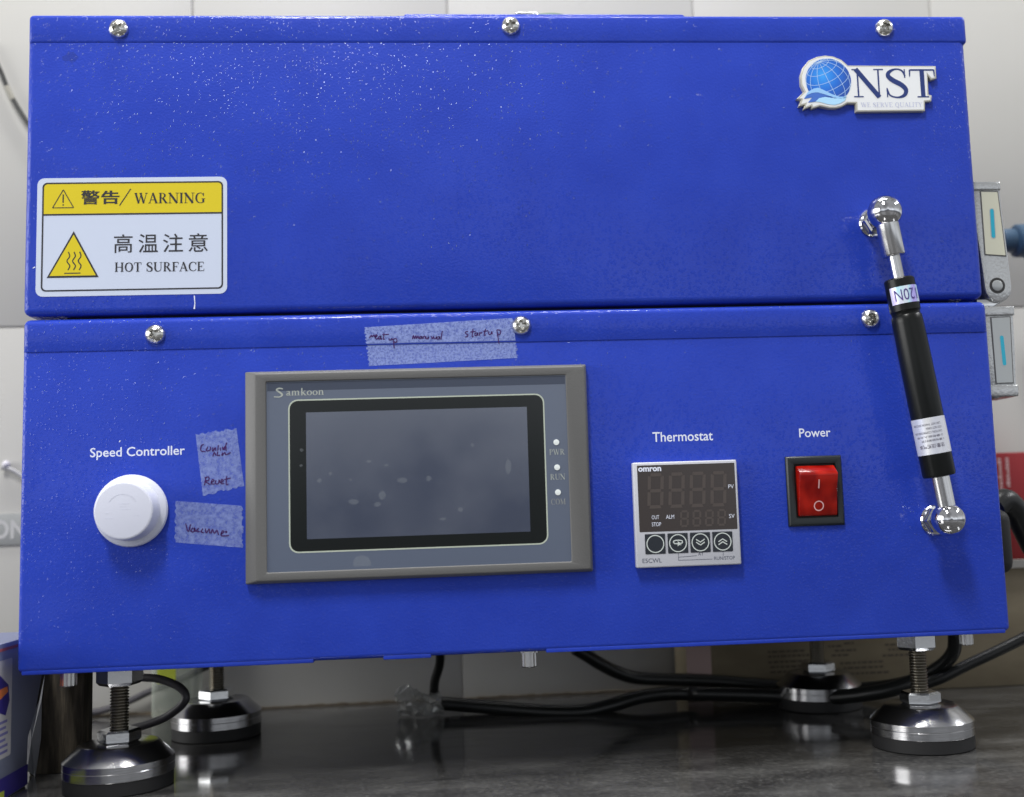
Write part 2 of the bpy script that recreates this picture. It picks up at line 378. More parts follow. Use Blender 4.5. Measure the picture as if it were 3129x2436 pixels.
def cv(p): return [tuple(q) for q in spline(p, 4)]
ROM = {
 'N': (.98, [st(.17, w_=t_), [(.12, 1, T_*1.15), (.80, 0, T_*1.15)], st(.80, w_=t_), sf(.03, .32, 0), sf(.0, .2, 1), sf(.66, .96, 1)]),
 'W': (1.22, [[(.12, 1, T_), (.40, 0, T_)], [(.40, 0, t_), (.60, .9, t_)], [(.56, 1, T_), (.84, 0, T_)], [(.84, 0, t_), (1.08, 1, t_)], sf(0, .26, 1), sf(.44, .70, 1), sf(.95, 1.2, 1)]),
 'A': (.90, [[(.14, 0, t_), (.43, 1, t_)], [(.42, 1, T_), (.76, 0, T_)], [(.22, .33, t_), (.62, .33, t_)], sf(.02, .27, 0), sf(.60, .92, 0)]),
 'R': (.88, [st(.21), cv([(.21, .97, t_), (.45, .96, t_), (.60, .75, T_), (.45, .53, t_), (.21, .51, t_)]), [(.40, .52, T_), (.74, 0, T_)], sf(.06, .36, 0), sf(.06, .25, 1), sf(.68, .86, 0)]),
 'P': (.74, [st(.21), cv([(.21, .97, t_), (.45, .96, t_), (.62, .74, T_), (.45, .49, t_), (.21, .47, t_)]), sf(.06, .38, 0), sf(.06, .25, 1)]),
 'I': (.42, [st(.2), sf(.05, .35, 0), sf(.05, .35, 1)]),
 'H': (.97, [st(.2), st(.76), [(.2, .5, t_), (.76, .5, t_)], sf(.05, .35, 0), sf(.05, .35, 1), sf(.61, .91, 0), sf(.61, .91, 1)]),
 'O': (.94, [cv([(.46, .98, t_), (.22, .84, .10), (.13, .5, T_), (.22, .16, .10), (.46, .02, t_), (.70, .16, .10), (.79, .5, T_), (.70, .84, .10), (.46, .98, t_)])]),
 'Q': (.94, [cv([(.46, .98, t_), (.22, .84, .10), (.13, .5, T_), (.22, .16, .10), (.46, .02, t_), (.70, .16, .10), (.79, .5, T_), (.70, .84, .10), (.46, .98, t_)]), cv([(.45, .02, t_), (.62, -.15, T_), (.85, -.2, t_)])]),
 'C': (.86, [cv([(.78, .72, t_), (.66, .92, t_), (.46, .98, t_), (.22, .84, .10), (.13, .5, T_), (.22, .16, .10), (.46, .02, t_), (.66, .06, t_), (.79, .22, t_)]), [(.78, .68, t_), (.78, .98, t_)]]),
 'G': (.95, [cv([(.78, .72, t_), (.66, .92, t_), (.46, .98, t_), (.22, .84, .10), (.13, .5, T_), (.22, .16, .10), (.46, .02, t_), (.66, .05, t_), (.78, .12, t_)]), [(.78, .68, t_), (.78, .98, t_)], st(.76, .06, .42), sf(.60, .92, .42)]),
 'T': (.78, [st(.38), [(.05, .97, t_), (.71, .97, t_)], [(.05, .98, t_), (.04, .74, t_*.6)], [(.71, .98, t_), (.72, .74, t_*.6)], sf(.22, .54, 0)]),
 'S': (.70, [cv([(.58, .74, t_), (.50, .93, t_), (.33, .98, t_), (.16, .88, .10), (.13, .74, T_), (.26, .59, T_*1.1), (.46, .45, T_*1.1), (.58, .28, T_), (.53, .09, .10), (.34, .015, t_), (.15, .09, t_), (.08, .29, t_)]), [(.57, .68, t_*.7), (.57, .98, t_*.7)], [(.08, .34, t_*.7), (.08, .02, t_*.7)]]),
 'U': (.95, [cv([(.2, 1, T_), (.2, .6, T_), (.2, .28, T_), (.32, .06, .10), (.5, .02, t_), (.70, .10, t_), (.77, .32, t_), (.77, .6, t_), (.77, 1, t_)]), sf(.04, .36, 1), sf(.64, .92, 1)]),
 'F': (.72, [st(.2), [(.2, .97, t_), (.64, .97, t_)], [(.64, .99, t_), (.66, .74, t_*.6)], [(.2, .5, t_), (.5, .5, t_)], [(.5, .62, t_*.7), (.5, .38, t_*.7)], sf(.05, .38, 0), sf(.05, .2, 1)]),
 'E': (.78, [st(.2), [(.2, .97, t_), (.64, .97, t_)], [(.64, .99, t_), (.66, .76, t_*.6)], [(.2, .5, t_), (.5, .5, t_)], [(.5, .62, t_*.7), (.5, .38, t_*.7)], [(.2, .03, t_), (.68, .03, t_)], [(.68, .01, t_), (.72, .26, t_*.6)], sf(.05, .2, 0), sf(.05, .2, 1)]),
 'L': (.72, [st(.2), [(.2, .03, t_), (.64, .03, t_)], [(.64, .01, t_), (.68, .28, t_*.6)], sf(.05, .3, 0), sf(.05, .35, 1)]),
 'V': (.90, [[(.12, 1, T_), (.46, 0, T_)], [(.44, 0, t_), (.76, 1, t_)], sf(0, .28, 1), sf(.63, .88, 1)]),
 'Y': (.88, [[(.12, 1, T_), (.43, .46, T_)], [(.74, 1, t_), (.43, .46, t_)], st(.43, 0, .5), sf(0, .28, 1), sf(.6, .86, 1), sf(.28, .58, 0)]),
 'M': (1.08, [st(.16, w_=t_), [(.14, 1, T_), (.50, .04, T_)], [(.50, .04, t_), (.84, 1, t_)], st(.86), sf(.02, .30, 0), sf(.02, .16, 1), sf(.86, 1.0, 1), sf(.70, 1.0, 0)]),
 'a': (.56, [cv([(.10, .5, T_*.7), (.22, .6, t_), (.36, .52, T_), (.37, .3, T_), (.37, .12, T_), (.46, .03, t_), (.54, .06, t_)]), cv([(.37, .37, t_), (.18, .28, .1), (.10, .14, .12), (.20, .02, t_), (.37, .12, t_)])]),
 'm': (.98, [st(.15, 0, .62), cv([(.15, .48, t_), (.30, .6, t_), (.44, .5, T_), (.45, 0, T_)]), cv([(.45, .48, t_), (.62, .6, t_), (.76, .5, T_), (.77, 0, T_)]), sf(.04, .26, 0), sf(.34, .56, 0), sf(.66, .88, 0)]),
 'n': (.66, [st(.15, 0, .62), cv([(.15, .48, t_), (.30, .6, t_), (.46, .5, T_), (.47, 0, T_)]), sf(.04, .26, 0), sf(.36, .60, 0)]),
 'k': (.66, [st(.15, 0, 1), [(.15, .24, t_), (.46, .6, t_)], [(.28, .36, T_), (.52, 0, T_)], sf(.04, .26, 0), sf(.34, .58, .6), sf(.42, .64, 0)]),
 'o': (.60, [cv([(.28, .61, t_), (.12, .48, .1), (.08, .3, T_), (.12, .12, .1), (.28, 0, t_), (.45, .12, .1), (.49, .3, T_), (.45, .48, .1), (.28, .61, t_)])]),
}
def roman(mb, body, x0, x1, z0, h, y, mi=0, wt=1.0, slope=0.0, gap=0.0):
    tot = sum(ROM[c][0]+gap if c != ' ' else .42 for c in body); k = (x1-x0)/tot; x = x0
    for c in body:
        if c == ' ': x += .42*k; continue
        adv, strokes = ROM[c]
        for sk in strokes:
            pts = [(x+p[0]*k, z0+slope*(x+p[0]*k-x0)+p[1]*h, p[2]*wt*(h+k)/2) for p in sk]
            mb.stroke(pts, y, .1, mi)
        x += (adv+gap)*k
    return mb
DATA = {'hand1':[[(-66.18,131.07),(-65.21,132.44),(-65.02,131.6),(-64.1,132.54),(-63.79,131.57)],[(-63.58,131.35),(-62.63,132.09),(-63.03,132.6),(-63.58,131.56),(-62.98,130.59),(-62.15,131.11)],[(-61.1,132.06),(-61.93,131.53),(-61.95,130.48),(-61.12,130.88),(-60.9,132.05),(-60.84,130.46),(-60.3,130.65)],[(-59.44,133.37),(-59.77,130.43),(-59.19,130.63)],[(-60.27,132.55),(-57.18,132.69)],[(-57.21,130.8),(-57.02,130.04),(-56.19,130.15),(-55.89,130.77),(-55.57,129.92)],[(-55.15,130.54),(-54.94,126.13)],[(-55.15,130.54),(-53.91,130.52),(-53.6,129.46),(-54.27,128.84),(-54.88,129.28)],[(-46.49,130.15),(-45.96,132.03),(-45.57,130.34),(-44.89,131.8),(-44.5,130.32),(-43.89,131.69),(-43.51,130.3)],[(-42.32,131.53),(-43.08,131.13),(-43.01,130.28),(-42.26,130.69),(-42.12,131.53),(-41.93,130.26)],[(-41.52,130.25),(-41.29,131.39),(-40.67,131.37),(-40.49,130.23)],[(-40.26,131.36),(-40.07,130.22),(-39.36,130.42),(-39.22,131.34),(-39.04,130.2)],[(-37.77,131.44),(-37.38,130.16),(-36.61,131.29),(-36.47,130.14),(-35.63,130.34),(-35.45,131.26),(-35.39,130.12)],[(-34.25,131.24),(-35.09,130.75),(-34.98,129.9),(-34.14,130.31),(-33.96,131.23),(-33.86,129.88)],[(-32.53,133.73),(-32.99,131.97),(-33.32,129.66)],[(-20.68,133.31),(-21.73,133.08),(-21.87,132.37),(-20.8,131.71),(-21.07,130.87),(-22.2,130.68)],[(-18.36,134.41),(-18.86,130.82),(-18.24,130.89)],[(-19.65,132.95),(-17.14,133.24)],[(-16.73,132.68),(-17.58,132.07),(-17.4,131.13),(-16.55,131.62),(-16.31,132.67),(-16.14,131.19)],[(-15.52,131.09),(-15.27,132.65),(-14.78,132.22),(-14.22,132.76)],[(-12.51,134.29),(-13.22,131.34),(-12.38,131.53)],[(-13.59,133.17),(-11.28,133.42)],[(-11.08,132.99),(-11.03,131.72),(-10.07,131.82),(-9.62,133.08),(-9.45,131.68)],[(-7.3,133.76),(-6.43,127.17)],[(-7.3,133.76),(-5.84,133.51),(-5.54,132.24),(-6.32,131.4),(-6.93,131.84)]],'hand2':[[(-141.19,84.2),(-142.28,83.49),(-142.42,81.27),(-140.46,80.84)],[(-139.38,83.04),(-140.1,81.2),(-138.29,81.52),(-138.29,83.0)],[(-137.2,82.6),(-137.2,80.75),(-136.11,82.57),(-135.89,81.08)],[(-134.66,83.64),(-135.02,81.06)],[(-133.93,82.51),(-133.71,81.02)],[(-132.84,82.85),(-132.69,81.36),(-131.53,83.18),(-131.24,80.95)],[(-131.02,84.65),(-132.11,81.34)],[(-137.19,78.53),(-136.47,80.36),(-135.74,78.86)],[(-135.02,80.69),(-135.16,78.84),(-133.93,79.17)],[(-132.84,80.25),(-133.2,78.78),(-131.75,80.22),(-131.39,79.1),(-129.2,80.15)],[(-140.8,65.72),(-140.23,69.39)],[(-140.8,69.04),(-139.0,69.35),(-138.99,67.88),(-140.44,67.41),(-138.27,65.87)],[(-137.91,66.74),(-136.6,67.58),(-137.33,68.19),(-137.91,66.37),(-136.46,66.1)],[(-135.74,67.77),(-136.1,66.31),(-134.65,66.27),(-134.43,67.96),(-133.93,66.61)],[(-133.56,66.6),(-132.48,67.45),(-133.2,68.06),(-133.56,66.23),(-132.11,66.19)],[(-131.03,69.47),(-131.24,65.79),(-130.3,65.91)],[(-132.11,68.03),(-129.21,68.53)]],'hand3':[[(-149.04,48.78),(-147.95,45.1),(-146.88,48.34)],[(-145.8,46.85),(-146.87,45.43),(-145.44,45.01),(-145.22,46.83),(-144.72,44.99)],[(-143.28,46.54),(-144.36,45.34),(-142.92,44.92)],[(-141.48,46.33),(-142.34,44.9),(-141.12,44.5)],[(-140.4,46.3),(-140.04,44.24),(-138.75,46.09),(-138.46,44.04)],[(-137.88,44.02),(-137.31,45.83),(-136.44,43.97),(-135.36,45.39),(-134.64,43.33)],[(-133.56,43.51),(-132.12,44.55),(-132.98,44.95),(-133.56,43.0),(-131.76,42.72),(-129.95,42.87)],[(-131.68,44.83),(-130.96,44.51),(-131.54,44.09)]],'logo':[(141.27,244.07),(145.19,247.64),(143.72,251.24),(143.8,255.79),(145.34,259.96),(148.34,263.37),(152.57,265.27),(156.73,265.95),(160.83,265.45),(164.85,263.72),(167.87,260.86),(212.2,260.49),(212.12,254.06),(209.29,253.3),(207.75,255.6),(207.53,246.06),(209.12,245.48),(208.71,242.44),(205.48,242.26),(205.15,237.51),(170.52,237.32),(170.6,241.59),(166.49,241.61),(163.77,240.0),(160.73,239.15),(157.37,239.17),(152.58,240.25),(148.6,238.95),(148.3,240.27),(144.42,238.67),(145.18,241.04),(142.09,240.23),(143.47,243.5)],'rib1':[(144.76,243.83),(147.01,247.41),(150.09,249.1),(152.35,249.47),(155.26,248.13),(158.88,246.23),(162.54,244.89),(166.29,244.98),(165.11,244.12),(161.73,243.94),(158.07,245.1),(155.14,246.17),(151.84,247.13),(149.22,246.95),(146.55,245.9)],'rib2':[(144.76,243.83),(146.55,245.83),(149.22,246.87),(151.84,247.05),(155.14,246.09),(158.06,245.02),(155.44,244.92),(152.41,244.18),(150.45,242.49),(146.7,241.94),(148.9,244.57)],'rib3':[(150.45,242.49),(152.41,244.18),(155.44,244.84),(159.5,244.14),(163.22,243.86),(166.09,244.87),(165.03,242.79),(162.7,241.48),(160.04,240.74),(156.33,241.14),(153.04,242.21)],'globe':[(157.41,252.86),(168.95,252.82)],'tape1':[(-68.37,136.25),(0.17,139.16),(2.19,120.41),(-66.54,118.15)],'tape2':[(-144.85,88.76),(-126.66,91.01),(-123.28,64.96),(-141.53,60.97)],'tape3':[(-153.41,59.01),(-123.95,55.85),(-123.99,37.12),(-153.55,40.56)],'cable_left':[(-41.19,150,-28.68),(-42.17,155,-38.5),(-45.26,160,-48.34),(-46.25,168,-57.81)],'cable_mid':[(-43.84,172,-63.26),(-33.15,170,-64.15),(-6.71,160,-65.86),(19.21,152,-67.64),(39.87,148,-67.9),(55.96,150,-65.71),(72.67,155,-62.66),(89.61,160,-61.83),(105.84,160,-62.35),(113.01,150,-61.19),(150.82,140,-62.29),(174.8,120,-61.6),(202.24,100,-55.99),(224.7,95,-48.96)],'cable_up':[(37.09,150,-31.98),(43.49,152,-36.11),(52.11,155,-42.05),(63.19,160,-48.43),(76.68,165,-52.88),(106.29,170,-55.97),(128.1,172,-58.29),(159.35,172,-62.2),(188.7,165,-64.45),(213.27,145,-61.51),(228.44,125,-55.34),(238.85,110,-46.14),(243.58,100,-36.71),(243.16,95,-26.0),(242.38,92,-22.9)],'cable_right':[(220.43,110,-57.43),(231.59,108,-53.91),(238.77,106,-51.16),(253.03,104,-44.56),(267.26,102,-38.42),(284.94,100,-30.57),(295.79,98,-24.77)],'cable_loop':[(-201.62,95,-29.41),(-193.24,92,-30.19),(-186.02,90,-30.64),(-178.83,88,-32.54),(-172.91,86,-35.2),(-169.75,85,-38.91),(-170.56,85,-42.59),(-174.52,86,-46.29),(-181.22,88,-50.46),(-189.19,90,-53.34),(-196.78,92,-55.41),(-205.94,95,-57.62)],'cable_back':[(-267.38,215,-65.51),(-257.48,215,-65.97),(-248.27,214,-64.24),(-233.83,212,-59.34),(-223.93,212,-55.06),(-213.98,212,-51.51),(-201.51,212,-47.06),(-191.49,212,-42.48),(-183.95,212,-39.79)],'wire':[(-330.9,216,365.69),(-322.22,216,346.72),(-317.85,216,335.6),(-313.54,216,326.72),(-307.13,216,315.63),(-298.65,216,303.45)],'plug':[(259.59,70,42.82),(266.28,72,46.13),(272.89,75,41.51),(280.04,80,30.6),(287.25,85,19.53)],'sheet':[(-229.98,-22.33),(-230.01,-33.87),(-231.3,-52.17),(-232.35,-70.33),(-234.22,-79.29),(-236.04,-66.51),(-239.0,-53.17),(-235.1,-42.83),(-231.63,-32.88)],'wood':[(-231.17,-22.1),(-209.96,-23.03),(-207.65,-23.13),(-234.29,-79.32)],'woodR':[(-214.35,-38.48),(-210.73,-35.07)],'cart':[(-229.33,35,-61.34),(-228.57,3,-58.49),(-235.25,35,-3.05),(-229.79,3,-0.11),(-228.44,35,-74.05),(-229.17,35,-70.09),(-228.4,3,-66.71)],'label':[(-229.61,3,-8.54),(-230.16,15,-9.21),(-229.31,15,-51.47),(-228.72,3,-51.06)],'dome':[(7.87,80,325.4),(19.18,80,326.11),(24.22,80,326.65),(39.29,80,325.28),(96.9,80,325.38)],'scratch':[(-145.59,152.73),(-145.57,146.34),(-217.14,167.0)],'foil':[(-67.1,165,-51.73),(-49.73,165,-52.51),(-64.59,165,-58.57),(-60.6,165,-70.62),(-41.61,165,-67.89),(-53.92,165,-50.76),(-40.38,165,-59.67)],'band':[(-316.67,42.67),(-302.69,38.11),(-316.87,51.85),(-309.71,41.41)],'pipe':[(316.47,150,207.56),(322.62,150,207.93),(329.0,150,206.45),(317.06,150,214.97),(316.36,150,200.16),(325.31,150,218.11),(323.61,150,196.81)],'green':[(-217.88,205,-41.37),(-217.71,205,-67.56),(-192.32,205,-54.4),(-213.68,205,-41.06),(-202.76,205,-46.0)],'joints':[],'boxr':[(316.62,175,8.85),(325.5,175,8.83),(316.13,175,2.74),(315.71,175,72.31),(330.66,175,72.7),(328.34,175,43.9),(107.46,175,-43.15),(122.64,175,-43.8),(160.92,174,-43.27),(181.55,174,-53.32),(209.0,174,-40.19),(224.71,174,-45.98),(216.96,174,-49.75),(243.39,174,-56.01)],'sock':[(-3.0,20.6),(-1.0,8.4),(1.8,6.7),(255.47,50,4.23)]}
# ------------------------------------------------------------------ setting
DESK = -69.5; WALL = 220.0
# wall: a grout backing and every glazed tile as its own piece
wl = MB().box(-760, 760, WALL+.9, WALL+30, -120, 1010).build('wall', grout, kind='structure')
tw, th = 170.0, 250.0
tm = None
for i in range(-4, 4):
    for j in range(0, 4):
        x0 = -30+i*tw; z0 = -73+j*th
        if tm is None:
            tm = MB().rbox(.45, tw-.45, WALL, WALL+5, .45, th-.45, .8, 2).build('tile', tile, wl, (x0, 0, z0), smooth=40)
        else:
            o = tm.copy(); COL.objects.link(o); o.location = (x0*S, random.uniform(-.25, .25)*S, z0*S)
MB().box(-760, 760, -400, 223, DESK-30, DESK).build('countertop', stone, kind='structure')
# brown dirt line where worktop meets tiles
ms = MB()
for k in range(120):
    xa = -260+k*4.6; ms.box(xa, xa+4.7, WALL-1.4-random.random()*.9, WALL+1, DESK, DESK+1.1+random.random()*.7)
ms.build('joint_sealant', mat('brown_joint_sealant', (.10, .08, .055), .8), kind='structure')

# ------------------------------------------------------------------ the machine
LT, LS, LB, BT, BS, BB = 287.4, 272.7, 144.6, 143.0, 127.8, -14.3
mac = thing('laboratory_machine', (4, 82, DESK), 'blue powder-coated benchtop laboratory machine with hinged lid, touch panel and round levelling feet', 'lab machine')
lid = MB().rbox(-222, 229.2, 0, 160, LB, LT-1.2, 3.2, 5).build('lid_box', blue, mac, smooth=35)
lidc = MB().cover(-221.6, 230.3, -0.5, 161, LS, LT, 2.2).build('lid_cover', blue, mac, smooth=35)
base = MB().rbox(-221.5, 230.0, 0, 160, BB, BT-1.2, 2.4, 5).build('base_box', blue, mac, smooth=35)
basec = MB().cover(-221.6, 229.9, -0.5, 161, BS, BT, 3.0).build('base_cover', blue, mac, smooth=35)
MB().rbox(-205, 215, 8, 158, BT-.5, LB+.8, .4, 1).build('gasket', rubber, mac)
MB().box(-214, 222, 15, 156, BB-.5, BB+.5).build('bottom_plate', rubber, mac)
fl = MB(); 
for a, b in ((-219.5, -93.1), (-62.2, -40.8), (11.2, 227.6)): fl.rbox(a, b, .4, 14, BB-.75, BB+1.5, .4, 2)
fl.build('bottom_lip', blue, mac, smooth=35)
# raised sight glass on top of the lid, only its rim peeks over the edge
MB().rbox(-50, 97, 40, 140, LT-.2, LT+19.0, 1.5, 3).build('raised_plate', blue, mac, smooth=35)
MB().lathe([(16, 18), (15.5, 23.2), (13, 24.6), (0, 26.6)], (27, 64, LT), n=64, cap0=False, cap1=False).build('sight_glass', greenglass, mac, smooth=50)
MB().rbox(8, 20, 47, 60, LT+19, LT+23.2, .8, 3).build('glass_clip', chrome, mac, smooth=35)

# pan head screws with a cross recess
def screw_mb(rot):
    m = MB(); R_, n, k = 4.65, 64, 26; V = [(0, 0, 0)]; F = []
    def h(x, z):
        r = math.hypot(x, z); y = -3.3*max(0, 1-(r/R_)**2.6)**.62
        a = math.radians(rot); xr, zr = x*math.cos(a)+z*math.sin(a), -x*math.sin(a)+z*math.cos(a)
        for p, q_ in ((xr, zr), (zr, xr)):
            if abs(p) < .62 and abs(q_) < 2.3: y = max(y, -3.3+2.4*min(1, (2.5-abs(q_))/1.0))
        return y
    V = [(0, h(0, 0), 0)]
    for j in range(1, k+1):
        r = R_*j/k
        for i in range(n):
            a = 2*math.pi*i/n; x, z = r*math.cos(a), r*math.sin(a); V.append((x, h(x, z) if j < k else 0, z))
    for i in range(n): F.append((0, 1+(i+1) % n, 1+i))
    for j in range(k-1):
        for i in range(n): i2 = (i+1) % n; F.append((1+j*n+i, 1+j*n+i2, 1+(j+1)*n+i2, 1+(j+1)*n+i))
    return m.add(V, F)
for i, (x, z, rt, lb) in enumerate(((-180.4, 280, 25, 'leftmost screw on the lid cover'), (3.3, 281.5, 15, 'middle screw on the lid cover'), (188.1, 280.6, 22, 'screw on the lid cover above the logo badge'),
        (-162.8, 134.9, 40, 'leftmost screw on the base cover'), (4.2, 135.5, 8, 'screw at the right end of the long tape strip'), (171.6, 135.5, 45, 'screw on the base cover beside the gas strut'))):
    screw_mb(rt).build('screw', steel, mac, (x, -.5, z), smooth=50, label=lb)

# ---- warning sticker
def zt(z, x, s_=-.012): return z
sk = MB().prism(rrect(-216.2, -130.8, 153.3, 208.6, 3.2), -.18, 0.02).build('warning_sticker', sticker, mac, label='white and yellow hot surface warning sticker', smooth=30)
MB().rect(-213.2, -132.9, 191.6, 205.9, -.22, 0).build('yellow_band', yellow, sk)
fr = MB(); o1 = rrect(-213.9, -132.6, 155.6, 206.5, 2.2); i1 = rrect(-213.2, -133.3, 156.3, 205.8, 1.7)
fr.ring(o1, i1, -.26); fr.rect(-213.5, -133, 191.0, 191.75, -.27); fr.build('border_line', ink, sk)
tri = MB().flat([(-211.4, 161.9), (-188.3, 161.9), (-199.7, 183.6)], -.24, 0).flat([(-210.1, 162.8), (-189.6, 162.8), (-199.7, 181.9)], -.28, 1)
for k in range(3):
    x = -202.2+k*2.5; tri.stroke([tuple(q)[:2] for q in [(v.x, v.y) for v in spline([(x+.2, 165.4, 0), (x+1.0, 167.4, 0), (x-.3, 169.6, 0), (x+.9, 171.8, 0), (x+.3, 173.9, 0)], 4)]], -.30, .55, 0)
tri.rect(-203.6, -196.4, 163.7, 164.2, -.31, mi=0); tri.build('heat_triangle', [ink, yellow], sk)
wt_ = MB(); T3 = [(-209.3, 194.6), (-199.9, 194.6), (-204.6, 203.1)]
for k in range(3): a, b = T3[k], T3[(k+1) % 3]; wt_.stroke([a, b], -.26, .4)
wt_.rect(-204.9, -204.3, 197.0, 200.9, -.27).rect(-204.9, -204.3, 195.6, 196.3, -.27).build('caution_triangle', ink, sk)
tx = MB()
for q_ in (0, .22): text(tx, '警', -196.7+q_, -188.5+q_, 196.0, 202.7, -.28-q_*.1, bold=.012); text(tx, '告', -187.6+q_, -179.6+q_, 196.1, 202.5, -.28-q_*.1, bold=.016)
tx.stroke([(-179.4, 195.3), (-174.4, 203.2)], -.28, .45)
roman(tx, 'WARNING', -172.8, -140.6, 196.3, 4.9, -.28, wt=1.25, slope=-.006)
for ch, a, b in (('高', -181.7, -173.4), ('温', -170.7, -162), ('注', -159.7, -150.7), ('意', -148.2, -139.5)): text(tx, ch, a, b, 173.1, 181.8, -.28, bold=.004)
roman(tx, 'HOT SURFACE', -181.4, -140.9, 164.3, 4.3, -.28, wt=1.25, slope=-.006)
tx.build('lettering', ink, sk)

# ---- logo badge
bd = MB().prism(DATA['logo'], -2.5, 0, bev=.35).build('logo_badge', plate, mac, label='white badge with blue globe and large serif letters', smooth=30)
def inset(poly, d):
    n = len(poly); o_ = []
    ar = sum(poly[i][0]*poly[(i+1) % n][1]-poly[(i+1) % n][0]*poly[i][1] for i in range(n)); sg = 1 if ar > 0 else -1
    for i in range(n):
        p0, p1, p2 = poly[i-1], poly[i], poly[(i+1) % n]
        def nr(a, b): dx, dz = b[0]-a[0], b[1]-a[1]; l = math.hypot(dx, dz) or 1; return (-dz/l*sg, dx/l*sg)
        n1, n2 = nr(p0, p1), nr(p1, p2); mx_, mz_ = n1[0]+n2[0], n1[1]+n2[1]; l = math.hypot(mx_, mz_) or 1
        k = d/max(.45, (mx_*n1[0]+mz_*n1[1])/l); o_.append((p1[0]+mx_/l*k, p1[1]+mz_/l*k))
    return o_
MB().flat(inset(DATA['logo'], .75), -2.54).build('print_face', plateface, bd)
gx, gz, gr = 157.55, 252.95, 11.35
MB().flat(circ(gx, gz, gr, 48), -2.60).build('globe', gl, bd)
gm = MB(); ax3 = Vector((-.36, -.42, .83)).normalized(); e1 = ax3.cross(Vector((0, 1, 0))).normalized(); e2 = ax3.cross(e1)
def globe_line(fn, n=40):
    cur = []
    for k in range(n+1):
        p = fn(k/n)
        if p.y < -.04: cur.append((gx+p.x*gr, gz+p.z*gr))
        else:
            if len(cur) > 1: gm.stroke(cur, -2.63, .22)
            cur = []
    if len(cur) > 1: gm.stroke(cur, -2.63, .22)
for q_ in range(12):
    a = q_*math.pi/12*2
    globe_line(lambda t: (ax3*math.cos(t*math.pi) + (e1*math.cos(a)+e2*math.sin(a))*math.sin(t*math.pi)))
for la in (-50, -25, 0, 22, 45, 66):
    c_, s2 = math.cos(math.radians(la)), math.sin(math.radians(la))
    globe_line(lambda t: ax3*s2 + (e1*math.cos(t*2*math.pi)+e2*math.sin(t*2*math.pi))*c_)
gm.build('globe_grid', gl_line, bd)
MB().flat(DATA['rib2'], -2.70, 1).flat(DATA['rib1'], -2.73, 0).flat(DATA['rib3'], -2.73, 2).build('ribbon', [ribpale, ribmid, riblight], bd)
lt = MB(); 
def big(ch, x0, x1, z0, z1): roman(lt, ch, x0, x1, z0, z1-z0, -2.62, wt=1.0)
big('N', 169.4, 185.6, 244.6, 258.9); big('S', 185.2, 198.4, 244.2, 259.1); big('T', 197.7, 212.1, 244.4, 258.8)
lt.build('lettering', navy, bd)
roman(MB(), 'WE SERVE QUALITY', 173.0, 204.0, 239.6, 2.3, -2.62, wt=.8).build('lettering', lilac, bd)

# ---- captions printed on the front
cp = MB(); text(cp, 'Speed Controller', -191.2, -149.6, 78.4, 83.9, -.06, bold=.008); cp.build('caption', whiteprint, mac, label='white caption above the speed knob')
cp = MB(); text(cp, 'Thermostat', 64.0, 92.6, 79.3, 83.9, -.06, bold=.008); cp.build('caption', whiteprint, mac, label='white caption above the thermostat')
cp = MB(); text(cp, 'Power', 133.9, 149.0, 79.5, 83.7, -.06, bold=.008); cp.build('caption', whiteprint, mac, label='white caption above the red switch')

# ---- speed knob
kb = MB().lathe([(15.0, 0), (15.9, .5), (16.1, 1.6), (15.7, 2.7), (14.6, 3.4), (13.5, 3.9), (13.1, 5), (12.8, 12.2), (12.5, 12.9), (12.0, 13.2), (11.7, 13.25), (0, 13.3)], (0, 0, 0), (0, -1, 0), 72, cap0=False, cap1=False).build('speed_knob', white_plastic, mac, (-172.6, 0, 55.3), smooth=22)
km = MB()
for (x, z, l) in ((-1.8, 2.9, 4.2), (-1.6, 1.7, 3.4), (-1.2, .5, 4.2), (-7.6, -1.0, 1.6), (-7.4, -3.2, 3.2), (4.6, -2.2, 2.4)): km.box(x, x+l, -13.34, -13.25, z, z+.25)
km.stroke([(6.6*math.cos(math.radians(a))-.3, 6.6*math.sin(math.radians(a))+.6) for a in range(30, 151, 8)], -13.33, .25); km.build('embossed_mark', white_plastic, kb)

# ---- touch panel
hp = MB()
O = [(-122.2, 20.9), (33.6, 20.9), (33.6, 116.3), (-122.2, 116.3)]; M1 = [(-117.0, 22.2), (32.4, 22.2), (32.4, 115.0), (-117.0, 115.0)]
I = [(-112.3, 25.9), (23.7, 25.9), (23.7, 111.2), (-112.3, 111.2)]
def loop(y, pl): return [(p[0], y, p[1]) for p in pl]
V = loop(0, O)+loop(-3.2, O)+loop(-6.2, M1)+loop(-6.2, I)+loop(-5.3, I)
F = []
for j in range(4):
    for i in range(4): F.append((j*4+i, (j+1)*4+i, (j+1)*4+(i+1) % 4, j*4+(i+1) % 4))
bmh = bmesh.new(); vv = [bmh.verts.new(v) for v in V]; [bmh.faces.new([vv[i] for i in f]) for f in F]
bmesh.ops.recalc_face_normals(bmh, faces=list(bmh.faces))
bmesh.ops.bevel(bmh, geom=[e for e in bmh.edges if len(e.link_faces) == 2], offset=.55, segments=3, profile=.5, affect='EDGES')
bmh.verts.index_update(); hp.add([v.co[:] for v in bmh.verts], [[v.index for v in f.verts] for f in bmh.faces]); bmh.free()
tp = hp.build('touch_panel', panelgrey, mac, smooth=30, label='grey framed touch panel with its screen switched off')
MB().box(-112.3, 23.7, -5.4, -.5, 25.9, 111.2).build('overlay', film, tp)
bl = MB(); bl.ring(rrect(-102.6, 13.5, 34.0, 102.9, 4.2), rrect(-102.0, 12.9, 34.6, 102.3, 3.7), -5.46); bl.build('border_line', filmline, tp)
MB().rect(-102.0, 12.9, 34.6, 102.3, -5.44, 3.7).build('screen_border', filmblack, tp)
